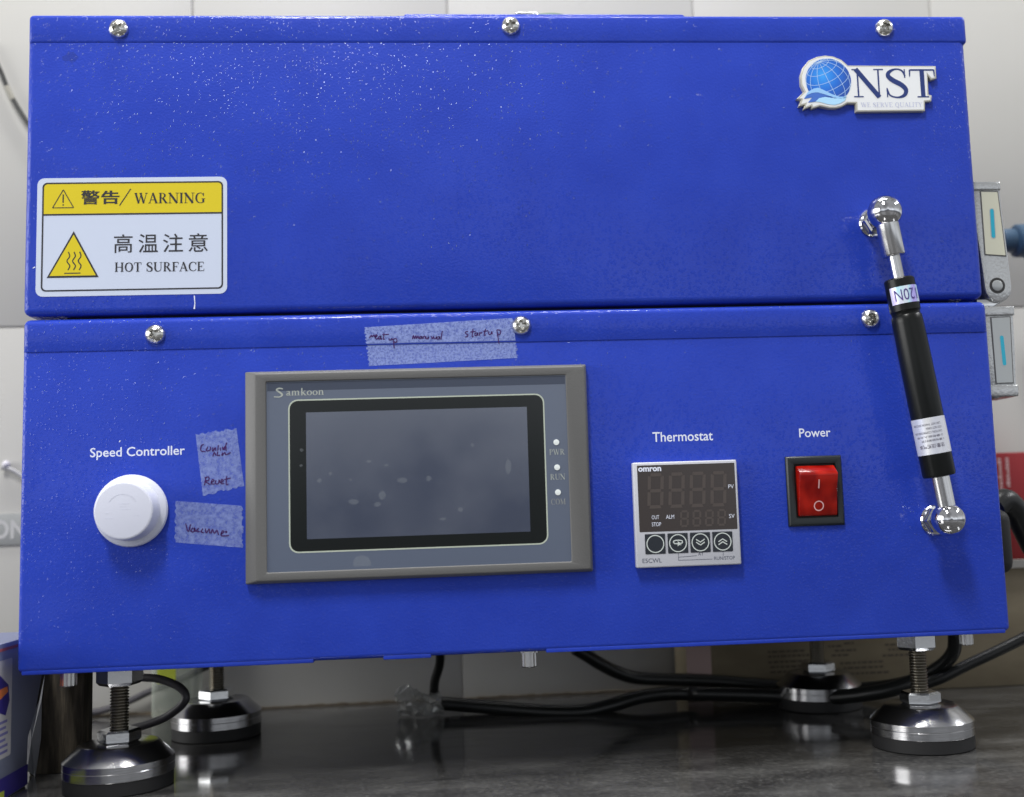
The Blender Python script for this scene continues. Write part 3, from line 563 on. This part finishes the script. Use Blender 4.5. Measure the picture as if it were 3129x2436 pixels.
MB().rect(-94.7, 5.4, 40.0, 96.9, -5.50).build('screen', lcd, tp)
MB().rect(-111.9, 23.4, 107.0, 110.9, -5.43).build('protective_film_edge', mat('film_strip', (.050, .062, .095), .22), tp)
for z in (80.2, 68.7, 57.3): MB().lathe([(1.35, 0), (1.3, .35), (0, .42)], (0, 0, 0), (0, -1, 0), 24, cap0=False, cap1=False).build('indicator_lamp', led, tp, (18.5, -5.4, z), smooth=40)
roman(MB(), 'PWR', 15.0, 22.2, 74.5, 2.6, -5.48, wt=.9).build('lettering', filmtext, tp)
roman(MB(), 'RUN', 15.1, 22.2, 63.1, 2.6, -5.48, wt=.9).build('lettering', filmtext, tp)
roman(MB(), 'COM', 15.1, 22.0, 51.8, 2.6, -5.48, wt=.8).build('lettering', filmtext2, tp)
tl = MB(); roman(tl, 'amkoon', -103.6, -86.4, 104.8, 3.3, -5.48, wt=1.15)
tl.build('lettering', filmtext, tp); tl = MB(); tl.stroke(cv([(-104.9, 107.9, .5), (-106.6, 108.2, .7), (-107.8, 107.5, .6), (-106.2, 106.3, .8), (-105.2, 105.2, .8), (-106.4, 104.3, .5), (-108.9, 104.4, .5)]), -5.48, .6)
tl.build('lettering', filmtext, tp)
sm = MB()
for px, pz, a, b in ((-88.9, 66, 1, 1), (-84, 69, .7, .9), (-66.7, 74, 1.1, .7), (-61, 58.5, 1.6, 2.2), (-59, 72, 1, .6), (-63.3, 54.5, 1.5, 1.2), (-74, 56, 2.2, 1.4), (-52, 65, 2.2, 1.2), (-40, 65.5, 1.3, 1.3), (-20, 80, .9, .9), (-26, 51, 1.2, 1.1), (-3.8, 70, 1.3, 3.6), (-75, 66, .6, .6), (-34, 47, 1.6, .7), (-96.8, 80, .8, .8), (-97, 73, .8, .6)):
    rr = [(px+a*math.cos(t*.52)*random.uniform(.8, 1.15), pz+b*math.sin(t*.52)*random.uniform(.8, 1.15)) for t in range(12)]
    MB().flat(rr, -5.53).build('finger_smudge', smudge, tp)
sm.flat([(-74.2, 27.2), (-66.6, 27.2), (-66.4, 29.0), (-67.8, 31.2), (-70.5, 32.0), (-73.2, 31.4), (-74.4, 29.4)], -5.5)
sm.build('finger_smudge', smudge, tp)

# ---- thermostat
th_ = MB().rbox(53.4, 102.1, -5.0, 0, 21.7, 69.8, .7, 3).build('thermostat', omgrey, mac, smooth=35, label='small square grey thermostat with dark blank display and four round keys')
MB().rect(55.4, 101.0, 37.9, 68.4, -5.06, .4).build('display', omdark, th_)
def seven(mb, x, z, wd, h, y, t):
    sl = .06*h
    def hs(za, s0): mb.flat([(x+t*.6+s0, za-t/2), (x+wd-t*.6+s0, za-t/2), (x+wd-t*.9+s0, za+t/2), (x+t*.9+s0, za+t/2)], y)
    for k, za in enumerate((t/2, h/2, h-t/2)): hs(z+za, sl*za/h)
    for xa in (0, wd-t):
        for za in (t*.9, h/2+t*.4): mb.flat([(x+xa+sl*za/h, z+za), (x+xa+t+sl*za/h, z+za), (x+xa+t+sl*(za+h/2-t*1.3)/h, z+za+h/2-t*1.3), (x+xa+sl*(za+h/2-t*1.3)/h, z+za+h/2-t*1.3)], y)
for k in range(4): seven(MB(), 0, 0, 7.4, 16.2, 0, 1.5).build('digit', seg, th_, (59.2+k*9.7, -5.09, 48.6)) if False else None
d1 = MB(); seven(d1, 0, 0, 7.4, 16.2, 0, 1.5)
for k in range(4): d1.build('digit', seg, th_, (59.4+k*9.8, -5.09, 48.5))
d2 = MB(); seven(d2, 0, 0, 4.0, 7.6, 0, .9)
for k in range(4): d2.build('digit', seg, th_, (74.2+k*5.8, -5.09, 39.6))
for k, x in enumerate((62.4, 72.9, 83.3, 93.7)):
    b_ = MB().rbox(-4.7, 4.7, -.35, .2, -4.55, 4.55, .3, 2).ring(circ(0, 0, 4.1, 36), circ(0, 0, 3.65, 36), -.40, 1)
    if k == 1: b_.stroke(cv([(1.0, -.2, .5), (1.9, .1, .5), (2.0, .9, .5), (1.0, 1.25, .5), (-1.2, 1.25, .5), (-2.1, .7, .5), (-1.6, -.1, .5), (-.2, -.2, .5)]), -.42, .5, 1); b_.flat([(-.2, -1.5), (-.1, .9), (1.3, -.1)][::1], -.43, 1).flat([(1.8, -.9), (-.2, -.1), (-.2, -.9)], -.44, 1)
    if k in (2, 3):
        sg = -1 if k == 2 else 1
        for dz in (.65, -.65): b_.stroke([(-2.0, dz-.75*sg, .5), (0, dz+.55*sg, .5), (2.0, dz-.75*sg, .5)], -.42, .5, 1)
    b_.build('key', [btn, paleprint], th_, (x, -5.0, 32.4), label=(None, 'key with return arrow', 'key with double down chevron', 'key with double up chevron')[k])
tl = MB(); 
for s2, a, b, z in (('PV', 97.6, 100.2, 56.6), ('SV', 97.3, 99.9, 43.0), ('OUT', 61.3, 64.7, 43.6), ('ALM', 67.9, 71.7, 43.6), ('STOP', 61.2, 65.5, 40.4)): text(tl, s2, a, b, z, z+1.8, -5.12, bold=.0)
text(tl, 'omron', 55.9, 66.6, 65.5, 67.5, -5.12, bold=.035)
tl.build('lettering', whiteprint, th_)
for s2, x_a, x_b, z_a, z_b in (('E5CWL', 56.2, 65.1, 23.9, 25.9), ('AT', 82.0, 84.6, 26.4, 27.9), ('RUN/STOP', 89.4, 99.1, 24.1, 25.7)): text(MB(), s2, x_a, x_b, z_a, z_b, -5.06, bold=.004).build('lettering', darkprint, th_)
tl = MB()
for p in ([(72.9, 27.9), (72.9, 24.6)], [(72.9, 26.0), (81.4, 26.4)], [(72.7, 24.6), (88.6, 24.6)], [(83.3, 28.0), (83.3, 27.5)], [(93.7, 27.9), (93.7, 26.0)]): tl.stroke(p, -5.06, .22)
tl.build('key_guide_line', darkprint, th_)

# ---- power switch
sw = MB(); O = [(126.3, 37.9), (153.0, 37.9), (153.0, 70.6), (126.3, 70.6)]; A1 = [(127.2, 38.8), (152.1, 38.8), (152.1, 69.7), (127.2, 69.7)]; I2 = [(130.0, 41.8), (149.9, 41.8), (149.9, 66.9), (130.0, 66.9)]
V = loop(0, O)+loop(-1.2, O)+loop(-2.2, A1)+loop(-2.0, I2)+loop(1.5, I2); bmh = bmesh.new(); vv = [bmh.verts.new(v) for v in V]
[bmh.faces.new([vv[i] for i in (j*4+k, (j+1)*4+k, (j+1)*4+(k+1) % 4, j*4+(k+1) % 4)]) for j in range(4) for k in range(4)]
bmesh.ops.recalc_face_normals(bmh, faces=list(bmh.faces)); bmesh.ops.bevel(bmh, geom=[e for e in bmh.edges if len(e.link_faces) == 2], offset=.25, segments=2, profile=.5, affect='EDGES')
bmh.verts.index_update(); sw.add([v.co[:] for v in bmh.verts], [[v.index for v in f.verts] for f in bmh.faces]); bmh.free()
ps = sw.build('power_switch', swblack, mac, smooth=30, label='black framed rocker switch with a red rocker')
MB().rect(130.0, 149.9, 41.8, 66.9, -.08).build('switch_well', swdark, ps)
pr = [(66.2, -.2), (65.8, -2.4), (62.4, -7.2), (61.4, -7.4), (57, -5.7), (52.6, -4.6), (48, -3.7), (43.2, -2.9), (42.7, -2.4), (42.5, -.2)]
rk = MB(); X0, X1 = 131.0, 149.2; b2_ = bmesh.new()
va = [b2_.verts.new((X0, y, z)) for z, y in pr]; vb = [b2_.verts.new((X1, y, z)) for z, y in pr]
for i in range(len(pr)-1): b2_.faces.new((va[i], vb[i], vb[i+1], va[i+1]))
b2_.faces.new(va); b2_.faces.new(vb[::-1]); bmesh.ops.recalc_face_normals(b2_, faces=list(b2_.faces))
bmesh.ops.bevel(b2_, geom=[e for e in b2_.edges if e.calc_length() < 12 and all(abs(v.co.x-X0) < 1e-5 for v in e.verts) or all(abs(v.co.x-X1) < 1e-5 for v in e.verts)], offset=.4, segments=2, profile=.5, affect='EDGES')
b2_.verts.index_update(); rk.add([v.co[:] for v in b2_.verts], [[v.index for v in f.verts] for f in b2_.faces]); b2_.free()
rk.build('rocker', red, ps, smooth=50)
def rocky(z):
    for (z1, y1), (z0, y0) in zip(pr, pr[1:]):
        if z0 <= z <= z1: return y0+(y1-y0)*(z-z0)/(z1-z0)
    return -3
sy = MB(); sy.rect(139.9, 140.5, 55.3, 59.4, 0); sy.ring(circ(140.3, 47.2, 2.4, 30), circ(140.3, 47.2, 1.9, 30), 0); sy.map(lambda x, y, z: (x, rocky(z)-.10, z))
sy.build('rocker_symbol', redprint, ps)

# ---- adhesive tapes with handwriting
def tape(poly, y, name_label, m, hand, hw, jag, m2=None, inkm=inkred, ysplit=None):
    (ax, az), (bx, bz), (cx, cz), (dx, dz) = poly; pts = []
    def edge(a, b, amp, n):
        for k in range(n):
            t = k/n; nx, nz_ = (b[1]-a[1]), -(b[0]-a[0]); l = math.hypot(nx, nz_); j = random.uniform(-amp, amp)
            pts.append((a[0]+(b[0]-a[0])*t+nx/l*j, a[1]+(b[1]-a[1])*t+nz_/l*j))
    e = [poly[0], poly[1], poly[2], poly[3]]
    for k in range(4): edge(e[k], e[(k+1) % 4], .55 if k in jag else .06, 22 if k in jag else 10)
    o_ = MB().flat(pts, y).build('tape', m, mac, label=name_label)
    h_ = MB(); [h_.stroke([(v.x, v.z) for v in spline([(p[0], 0, p[1]) for p in s2], 3)], y-.12, hw) for s2 in hand]
    h_.build('handwriting', inkm, o_); return o_
# the long strip bridges the step between base cover and base box
pA = DATA['tape1']; seam = 128.6
def cutz(a, b, z): t = (z-a[1])/(b[1]-a[1]); return (a[0]+(b[0]-a[0])*t, z)
L_, R2 = cutz(pA[0], pA[3], seam), cutz(pA[1], pA[2], seam)
tape([pA[0], pA[1], R2, L_], -.62, 'long speckled tape strip between the lid and the touch panel with three handwritten words', tape_a, DATA['hand1'], .44, (3,))
tape([(L_[0]+.2, seam-.9), (R2[0], seam-.6), pA[2], pA[3]], -.12, 'lower half of the long speckled tape strip above the touch panel', tape_a, [], .3, (1, 3))
MB().add([(L_[0]+.3, -.64, seam), (R2[0], -.64, seam), (R2[0], -.14, seam-.7), (L_[0]+.3, -.14, seam-1.0)], [(0, 3, 2, 1)]).build('tape_fold', tapemat('bridging_tape', 500, .3, .7, .72, .85), mac)
tape(DATA['tape2'], -.12, 'tilted tape piece with handwriting beside the caption, touching the panel frame', tape_b, DATA['hand2'], .46, (0, 2))
tape(DATA['tape3'], -.12, 'tape piece with one handwritten word right of the knob', tape_b, DATA['hand3'], .50, (1, 3))
for sp_ in ([(-145.6, 152.6, .5), (-145.3, 149, .35), (-145.6, 146.4, .7)], [(-217.6, 166.6, .3), (-216.6, 167.2, .5)], [(-178.6, 86.2, .2), (-178.0, 86.9, .5)]):
    MB().stroke(sp_, -.08, .4).build('paint_scratch', whiteprint, mac)

sp2 = [(-202.5+3.4*math.cos(t*.5)*random.uniform(.6, 1.2), 266.5+3.0*math.sin(t*.5)*random.uniform(.6, 1.2)) for t in range(12)]
MB().flat(sp2, -.07).build('grease_smear', mat('dark_smear', (.02, .03, .06), .5, alpha=.16), mac)

# ---- gas strut
A_ = Vector((175.6, -18, 183.0)); B_ = Vector((195.8, -18, 39.2)); D_ = (B_-A_).normalized(); LEN = (B_-A_).length
def along(t): return A_ + D_*t
cy = MB(); prof = [(2.9, 32.0), (6.4, 32.2), (6.95, 32.9), (7.0, 47.6), (6.55, 48.2), (6.45, 49.6), (6.95, 50.4), (7.1, 53), (7.35, 70), (7.45, 124.0), (7.1, 125.2), (4.4, 125.6)]
cy.lathe(prof, A_, D_, 48); strut = cy.build('gas_strut', blackpaint, mac, smooth=35, label='black gas strut with chrome ball ends')
MB().lathe([(2.85, 18), (2.85, 33.5)], A_, D_, 32).build('piston_rod', rodsteel, strut, smooth=40)
MB().lathe([(5.35, 2), (5.35, 20.6), (5.0, 21.2), (2.9, 21.2)], A_, D_, 40, cap0=False).build('end_socket', rodsteel, strut, smooth=35)
MB().lathe([(4.5, LEN-21), (4.5, LEN-4)], A_, D_, 40).build('end_socket', rodsteel, strut, smooth=35)
for c_, r_ in ((A_, 8.05), (B_, 7.6)):
    MB().lathe([(r_*math.sin(math.pi*k/28), -r_*math.cos(math.pi*k/28)) for k in range(29)], c_, D_, 48, cap0=False, cap1=False).build('ball_socket', chrome, strut, smooth=60)
    MB().lathe([(7.2, 0), (7.2, .8), (6.6, 1.6), (3.4, 1.8), (3.4, 14)], (c_.x+(1.1 if c_ is B_ else .7), 0, c_.z-.6), (0, -1, 0), 48, cap0=False).build('stud_washer', chrome, strut, smooth=35)
    MB().hexnut((0, 0, 0), 6.3, 4.6).map(lambda x, y, z: (x, -z, y)).build('stud_nut', zinc, strut, (c_.x+(1.1 if c_ is B_ else .7), -1.6, c_.z-.6))
side = D_.cross(Vector((0, -1, 0))).normalized()
if side.x < 0: side = -side
def wrap(R_): # (u across in mm, v along the strut) -> the cylinder's surface facing -y
    def f(u, y, v):
        a = u/R_; p = along(v) + side*(R_*math.sin(a)) + Vector((0, -1, 0))*(R_*math.cos(a)); return (p.x, p.y, p.z)
    return f
def patch(u0, u1, v0, v1, n=18, m=1):
    q_ = MB(); V = [(u0+(u1-u0)*i/n, 0, v0+(v1-v0)*j/m) for j in range(m+1) for i in range(n+1)]
    return q_.add(V, [(j*(n+1)+i, j*(n+1)+i+1, (j+1)*(n+1)+i+1, (j+1)*(n+1)+i) for j in range(m) for i in range(n)])
patch(-8.4, 8.2, 36.6, 44.6).map(wrap(7.10)).build('sticker', holo, strut, smooth=60, label='iridescent sticker printed 120N upside down')
t1 = MB(); text(t1, '120N', -5.1, 6.3, 38.0, 43.3, 0, bold=-.004); t1.map(lambda x, y, z: (-x, 0, z)).map(wrap(7.30)); t1.build('lettering', holotext, strut)
patch(-15.2, 9.6, 98.2, 114.8, n=30).map(wrap(7.52)).build('sticker', silverlabel, strut, smooth=60, label='silver caution sticker near the lower ball end')
t2 = MB()
def up(body, ua, ub, v, h, bold=0.0): # upside-down line of print
    text(t2, body, -ub+2, -ua+2, v, v+h, 0, bold=bold)
up('2.DO NOT THROW INTO FIRE', -9, 4.6, 100.7, .95); up('1.DO NOT OPEN', -2.6, 4.8, 102.5, .95); up('CAUTION: COMPRESSED GAS', -9, 4.6, 104.3, .95)
up('2.请勿投入火中', -8, 4.6, 106.2, 1.0, .01); up('1.请勿拆卸打开', -6, 4.8, 108.0, 1.0, .01); up('注意:压缩气体', -7.6, 4.4, 110.2, 1.9, .01)
t2.map(lambda x, y, z: (-x, 0, z))
t2.map(wrap(7.60)); t2.build('lettering', mat('grey_sticker_print', (.10, .09, .13), .5), strut)

# ---- toggle latches on the right side
def latch(outline, inlay, slot, inm, lb, pin=None, frame=None):
    lb_ = MB().prism(outline, 10, 34, bev=.9).build('latch', cast, mac, smooth=30, label=lb)
    MB().prism(inset(inlay, -.5), 9.7, 12).build('inlay_frame', mat('dark_inlay_gap', (.10, .10, .10), .4, .5), lb_)
    MB().prism(inlay, 9.45, 11).build('inlay', inm, lb_)
    (x0, z0), (x1, z1) = slot; k = []
    for i in range(9): a = math.pi*i/8; k.append((x0+.95*math.cos(a), z0+.95*math.sin(a)))
    for i in range(9): a = math.pi+math.pi*i/8; k.append((x1+.95*math.cos(a), z1+.95*math.sin(a)))
    MB().flat(k, 9.38).build('slot_window', cyan, lb_)
    kk = [(x0+(p[0]-x0)*1.35 if i < 9 else x1+(p[0]-x1)*1.35, z0+(p[1]-z0)*1.35 if i < 9 else z1+(p[1]-z1)*1.35) for i, p in enumerate(k)]
    MB().ring(kk, k, 9.40).build('slot_rim', satin, lb_)
    for (a1, a2, c1, c2) in (frame or []): MB().rbox(a1, a2, 9.2, 33, c1, c2, .8, 3).build('end_cap', cast, lb_, smooth=40)
    if pin:
        MB().lathe([(2.75, -.2), (2.7, .25), (2.3, .45), (0, .5)], (pin[0], 9.9, pin[1]), (0, -1, 0), 32, cap0=False, cap1=False).build('pivot_pin', satin, lb_, smooth=35)
        MB().ring(circ(pin[0], pin[1], 4.0, 32), circ(pin[0], pin[1], 2.5, 32), 9.85).build('pin_hole', mat('pin_shadow_gap', (.03, .03, .03), .5), lb_)
arc = [(241.6+6.9*math.cos(math.radians(a)), 151.5+7.4*math.sin(math.radians(a))) for a in range(0, -181, -20)]
latch([(231.5, 205.2), (244.9, 205.0), (246.0, 204.2), (246.3, 200.6), (246.9, 186), (248.0, 166), (248.4, 158)] + arc + [(234.2, 160), (232.6, 180)],
      [(236.1, 168.3), (246.2, 167.5), (244.5, 199.7), (236.2, 200.0)], ((240.9, 190.2), (240.7, 177.3)), cream, 'upper toggle latch with cream inlay and round pivot', (241.0, 152.4), [(232, 246.5, 200.7, 205.3)])
latch([(231.8, 141.0), (247.4, 141.9), (248.3, 141.2), (248.2, 138), (247.9, 120), (247.1, 103), (247.2, 99.8), (245.6, 98.6), (237, 96.4), (232.6, 97.5)],
      [(236.8, 104.0), (245.0, 104.0), (245.9, 136.4), (236.6, 136.2)], ((241.0, 126.4), (241.4, 113.4)), satin, 'lower toggle latch with grey inlay', None, [(232, 248.6, 137.2, 142.0), (232, 247.6, 97.2, 103.0)])
MB().prism([(230.5, 141), (238, 141), (244, 144.8), (244, 146), (231, 146)], 12, 30, bev=.5).build('latch_link', zinc, mac, smooth=35)

# ---- levelling feet
def foot(x, y, lb, r1=.2, r2=.3):
    f_ = MB().lathe([(24.2, 6.4), (24.3, 6.6), (24.3, 10.0), (24.22, 10.15), (24.3, 10.3), (24.3, 13.1), (23.7, 13.7), (17.4, 19.6), (16.6, 19.9), (0, 19.9)], (0, 0, 0), (0, 0, 1), 96, cap0=False, cap1=False).build('levelling_foot', brushed, mac, (x, y, DESK), smooth=25, label=lb)
    MB().lathe([(23.2, 0), (23.9, .6), (24.0, 6.4), (20, 6.5)], n=64, cap1=False).build('rubber_pad', rubber, f_, smooth=35)
    MB().hexnut((0, 0, 19.9), 9.6, 5.8, rot=math.radians(r1)).build('lock_nut', zinc, f_)
    MB().hexnut((0, 0, 45.6), 10.2, 9.4, rot=math.radians(r2)).build('lock_nut', zinc, f_)
    pr_ = []; z = 25.5
    while z < 46: pr_ += [(3.35, z), (4.25, z+.6), (4.25, z+.75)]; z += 1.35
    MB().lathe(pr_, n=32).build('threaded_stem', thread, f_, smooth=15)
foot(-184.6, 24.5, 'front left levelling foot', 12, 17); foot(193.6, 24.5, 'front right levelling foot', 36, 6)
foot(-165.8, 138.1, 'rear left levelling foot', 21, 10); foot(177.8, 138.1, 'rear right levelling foot', 40, 25)
for x, y, r_, h_, lb in ((3.6, 6, 3.5, 7.4, 'socket bolt under the middle of the base'), (210.7, 6, 3.0, 6.2, 'socket bolt under the right corner of the base'), (-201.9, 8, 3.4, 7.2, 'socket bolt under the left corner of the base')):
    bm_ = MB().lathe([(r_*1.25, -.8), (r_*1.25, 0), (r_, 0), (r_, -h_+.5), (r_-.5, -h_), (0, -h_)][::1], (0, 0, 0), (0, 0, 1), 24, cap0=False, cap1=False)
    kn = []
    bm_.v = [(vx*(1+.045*(1 if (i % 24) % 3 else -1)), vy*(1+.045*(1 if (i % 24) % 3 else -1)), vz) for i, (vx, vy, vz) in enumerate(bm_.v)]
    bm_.build('socket_bolt', zinc if False else rodsteel, mac, (x, y, BB), label=lb, smooth=20)
MB().rbox(230, 234.4, 20, 48, 4.5, 30, .8, 2).build('inlet_socket', swblack, mac, smooth=35, label='black inlet socket on the right side of the base')

# ------------------------------------------------------------------ cables
def cab(name, pts, r, m, label, cat='cable', group=None): return MB().tube(pts, r).build(name, m, smooth=60, label=label, cat=cat, group=group)
cab('power_cable', DATA['cable_mid'], 4.1, cable, 'black cable lying along the worktop from the crumpled clear tape to the rear right foot', group='dark cables under and behind the machine')
cab('power_cable', DATA['cable_left'], 2.7, cable, 'black cable dropping straight from the machine base to the crumpled clear tape', group='dark cables under and behind the machine')
cab('power_cable', DATA['cable_up'], 3.8, cable, 'black cable drooping beneath the machine, then rising beside the front right foot', group='dark cables under and behind the machine')
cab('power_cable', DATA['cable_right'], 3.1, cable, 'black cable rising to the right past the front right foot', group='dark cables under and behind the machine')
cab('looped_cable', DATA['cable_loop'], 2.1, cablegrey, 'dark grey cable bent in a loop behind the front left foot')
cab('power_cable', DATA['cable_back'], 2.1, cablegrey, 'dark cable crossing the tiles behind the looped cable', group='dark cables under and behind the machine')
cab('wire', DATA['wire'], 1.6, cable, 'thin dark wire slanting down the tiles at top left')
MB().tube(DATA['wire'][2:4], 1.75, sub=1).build('wire_sleeve', wirepale, bpy.data.objects['wire'], smooth=60)
plg = cab('thick_cord', DATA['plug'], 6.5, cable, 'thick black power cord curving out of the socket on the right side of the machine', 'cord')
MB().rbox(234, 256, 42, 64, 9, 42, 6, 4).build('plug_body', rubber, plg, smooth=40)

# ------------------------------------------------------------------ things behind and beside
# crumpled clear tape by the tiles
fm = MB(); nx_, nz_ = 9, 8; V = []
for j in range(nz_+1):
    for i in range(nx_+1):
        u = i/nx_; v = j/nz_
        x = -67+26*u+random.uniform(-1.6, 1.6)+v*(-2); z = DESK+.6+17.5*v*(1-.35*abs(u-.25))+random.uniform(-1.4, 1.4)*(v > 0)
        V.append((x, 164+9*math.sin(u*9+v*5)*.5+random.uniform(-3, 3), max(DESK+.2, z)))
fm.add(V, [(j*(nx_+1)+i, j*(nx_+1)+i+1, (j+1)*(nx_+1)+i+1, (j+1)*(nx_+1)+i) for j in range(nz_) for i in range(nx_)])
fm.build('crumpled_tape', foil, label='crumpled clear tape stuck on the worktop where the black cable comes down', cat='tape')
MB().rbox(-37, -31, 150, 154, DESK, DESK+1.2, .5, 2).build('rubber_scrap', rubber, label='tiny black scrap lying on the worktop right of the crumpled tape', cat='scrap', smooth=40)

# left: printed carton, wood, plastic sheet
ct = MB().prism([(140, DESK), (-34.5, DESK), (-36, -48), (-44, -38), (-53, -20), (-56.5, -1.2), (140, -1.2)], 229, 330, bev=1.2).map(lambda x, y, z: (-y, -x, z)).build('carton', whitecard, smooth=35, label='white and blue printed carton at the left edge beside the machine', cat='carton')
def side_map(f): return f.map(lambda x, y, z: (-228.88+(-y-0)*1.0, x, z))
def onside(mb): return mb.map(lambda x, y, z: (-228.9-y, x, z))
def sp(): return MB()
onside(sp().flat(rrect(-60, 14.5, -51, -8.6, 1.0), -.1)).build('carton_label', paper, ct)
a_ = sp()
for k in range(6): a_.rect(-8+random.random()*6, 11-random.random()*3, -36-k*2.6, -34.8-k*2.6, -.25)
onside(a_).build('label_text', lavender, ct)
a_ = sp(); a_.flat([(-20, -24), (8, -33), (12, -27), (10.5, -20), (-2, -13), (-20, -10)], -.22, 0); a_.flat([(-20, -27), (-2, -26), (10, -23), (9, -20.5), (-4, -21), (-20, -22)], -.30, 1)
onside(a_).build('label_picture', [navyprint, orange], ct)
a_ = sp(); a_.rect(-130, 34.5, -68.5, -59.4, -.2); onside(a_).build('carton_band', navyprint, ct)
a_ = sp(); a_.rect(-26, 8, -68.6, -65.0, -.28); onside(a_).build('carton_band', lime, ct)
a_ = sp(); a_.rect(-60, 34, -4.6, -3.3, -.2); onside(a_).build('carton_band', mat('coral_print', (.5, .12, .10), .5), ct)
pk = MB(); yb, zb2 = 58, 58
Wd = MB().rbox(-237, -211.6, 58, 71.5, DESK, -16.2, .8, 2)
Wd.build('wooden_block', wood, label='weathered dark wooden block standing between the carton and the front left foot', cat='wood block', smooth=35)
ps_ = [(p[0], p[1]) for p in DATA['sheet']]; z_min = DESK
V = []; n = len(ps_)
sh = MB(); pts = [(x, max(z, DESK+.1)) for x, z in ps_]
c0 = (-233.5, -52)
V = [(c0[0], 51, c0[1])] + [(x, 56+(-2.5 if i % 2 else 1.0), z) for i, (x, z) in enumerate(pts)]
V += [(x, y+.5, z) for x, y, z in V]
F = [(0, 1+i, 1+(i+1) % n) for i in range(n)] + [(n+1, n+2+(i+1) % n, n+2+i) for i in range(n)] + [(1+i, n+2+i, n+2+(i+1) % n, 1+(i+1) % n) for i in range(n)]
sh.add(V, F).build('plastic_sheet', plasticsheet, label='folded grey plastic sheet wedged in front of the wooden block', cat='plastic sheet')
# cloudy container with a lime strip behind the rear left foot
gb = MB().rbox(-218, -190, 196, 212, DESK, 5, 3, 3).build('plastic_container', glass, label='cloudy clear container with a lime band behind the rear left foot', cat='container', smooth=40)
MB().rect(-214, -203, -48, 0, 195.8, 1).build('lime_band', lime, gb)

# right: cardboard box and red carton
bx = MB().rbox(107, 470, 175, 216, DESK, 6.6, 1.2, 2).build('cardboard_box', card, label='brown cardboard box behind the machine on the right', cat='box', smooth=35)
MB().box(300, 468, 172, 177, 3.2, 8.2).build('box_flap', mat('grey_flap', (.30, .29, .26), .7), bx)
MB().rect(107.2, 122.5, DESK+.5, 6, 174.8, 0).build('tape_strip', fadedpink, bx)
ck = MB(); 
for (x0, z0, l) in ((158, -42.8, 22), (158, -45.6, 24), (158, -49, 26), (159, -52, 20), (159, -55, 23), (196, -41, 9), (206, -39.5, 7), (200, -43.8, 14), (198, -46.6, 10), (203, -51.5, 27), (205, -54.6, 24), (232, -41.5, 12), (234, -44.5, 15), (230, -48, 20), (204, -58, 30)):
    x = x0
    while x < x0+l: wd_ = random.uniform(1.4, 4.2); ck.rect(x, x+wd_, z0, z0+1.15, 174.85); x += wd_+.8
ck.build('box_print', cardink, bx)
rc = MB().rbox(312, 345, 183, 214, 6.8, 76.0, 1.0, 2).build('red_carton', redcard, label='red carton standing on the cardboard box at the right edge', cat='carton', smooth=35)
rp = MB()
for xx, h0 in ((317.5, 50), (322.5, 54)):
    z = h0
    while z < 73: hh = random.uniform(.8, 2.0); rp.rect(xx-1.1*random.random(), xx+1.6, z, z+hh, 182.8); z += hh+.6
rp.build('carton_print', redtext, rc)
# tube fitting at the right
ft = MB().lathe([(7.2, 0), (7.4, .5), (7.4, 8.2), (9.2, 8.6)], (314, 150, 207.6), (1, 0, 0), 32, cap1=False)
ft.lathe([(9.2, 0), (10.6, 1), (10.8, 9), (13.0, 10), (13.2, 22), (6, 22.4), (6, 40)], (322.6, 150, 207.4), (1, 0, 0), 12, cap0=True)
ft.build('hose_fitting', bluefit, label='slate blue hose fitting at the right edge beside the upper latch', cat='fitting', smooth=30)
MB().tube([(352, 150, 207), (380, 160, 195), (392, 200, 150), (395, 208, 40), (396, 208, 6.8)], 6, sub=5).build('hose', bluefit, bpy.data.objects['hose_fitting'], smooth=50)
# grey printed band on the tiles at left
bn = MB().rbox(-420, -296, WALL-1.4, WALL-.1, 38.2, 58, .3, 2).build('printed_tape', bandgrey, label='grey tape band with pale letters stuck on the tiles left of the machine', cat='tape', smooth=35)
nb = MB(); text(nb, 'ON', -322.5, -301, 42, 54, WALL-1.5, bold=.03); nb.build('lettering', mat('pale_band_print', (.42, .42, .42), .5), bn)
hk = MB().tube([(-316, WALL-3, 86.8), (-311.5, WALL-3, 86.0), (-306, WALL-2.4, 82.6), (-300, WALL-2, 78)], 1.5).build('wall_hook', mat('hook_grey', (.34, .34, .35), .4), label='small pale hook with a wire on the tiles left of the machine', cat='hook', smooth=50)
MB().lathe([(2.6*math.sin(math.pi*k/12), -2.6*math.cos(math.pi*k/12)) for k in range(13)], (-313.5, WALL-3, 88.6), (0, 0, 1), 20, cap0=False, cap1=False).build('hook_head', mat('hook_white', (.5, .49, .54), .4), hk, smooth=60)
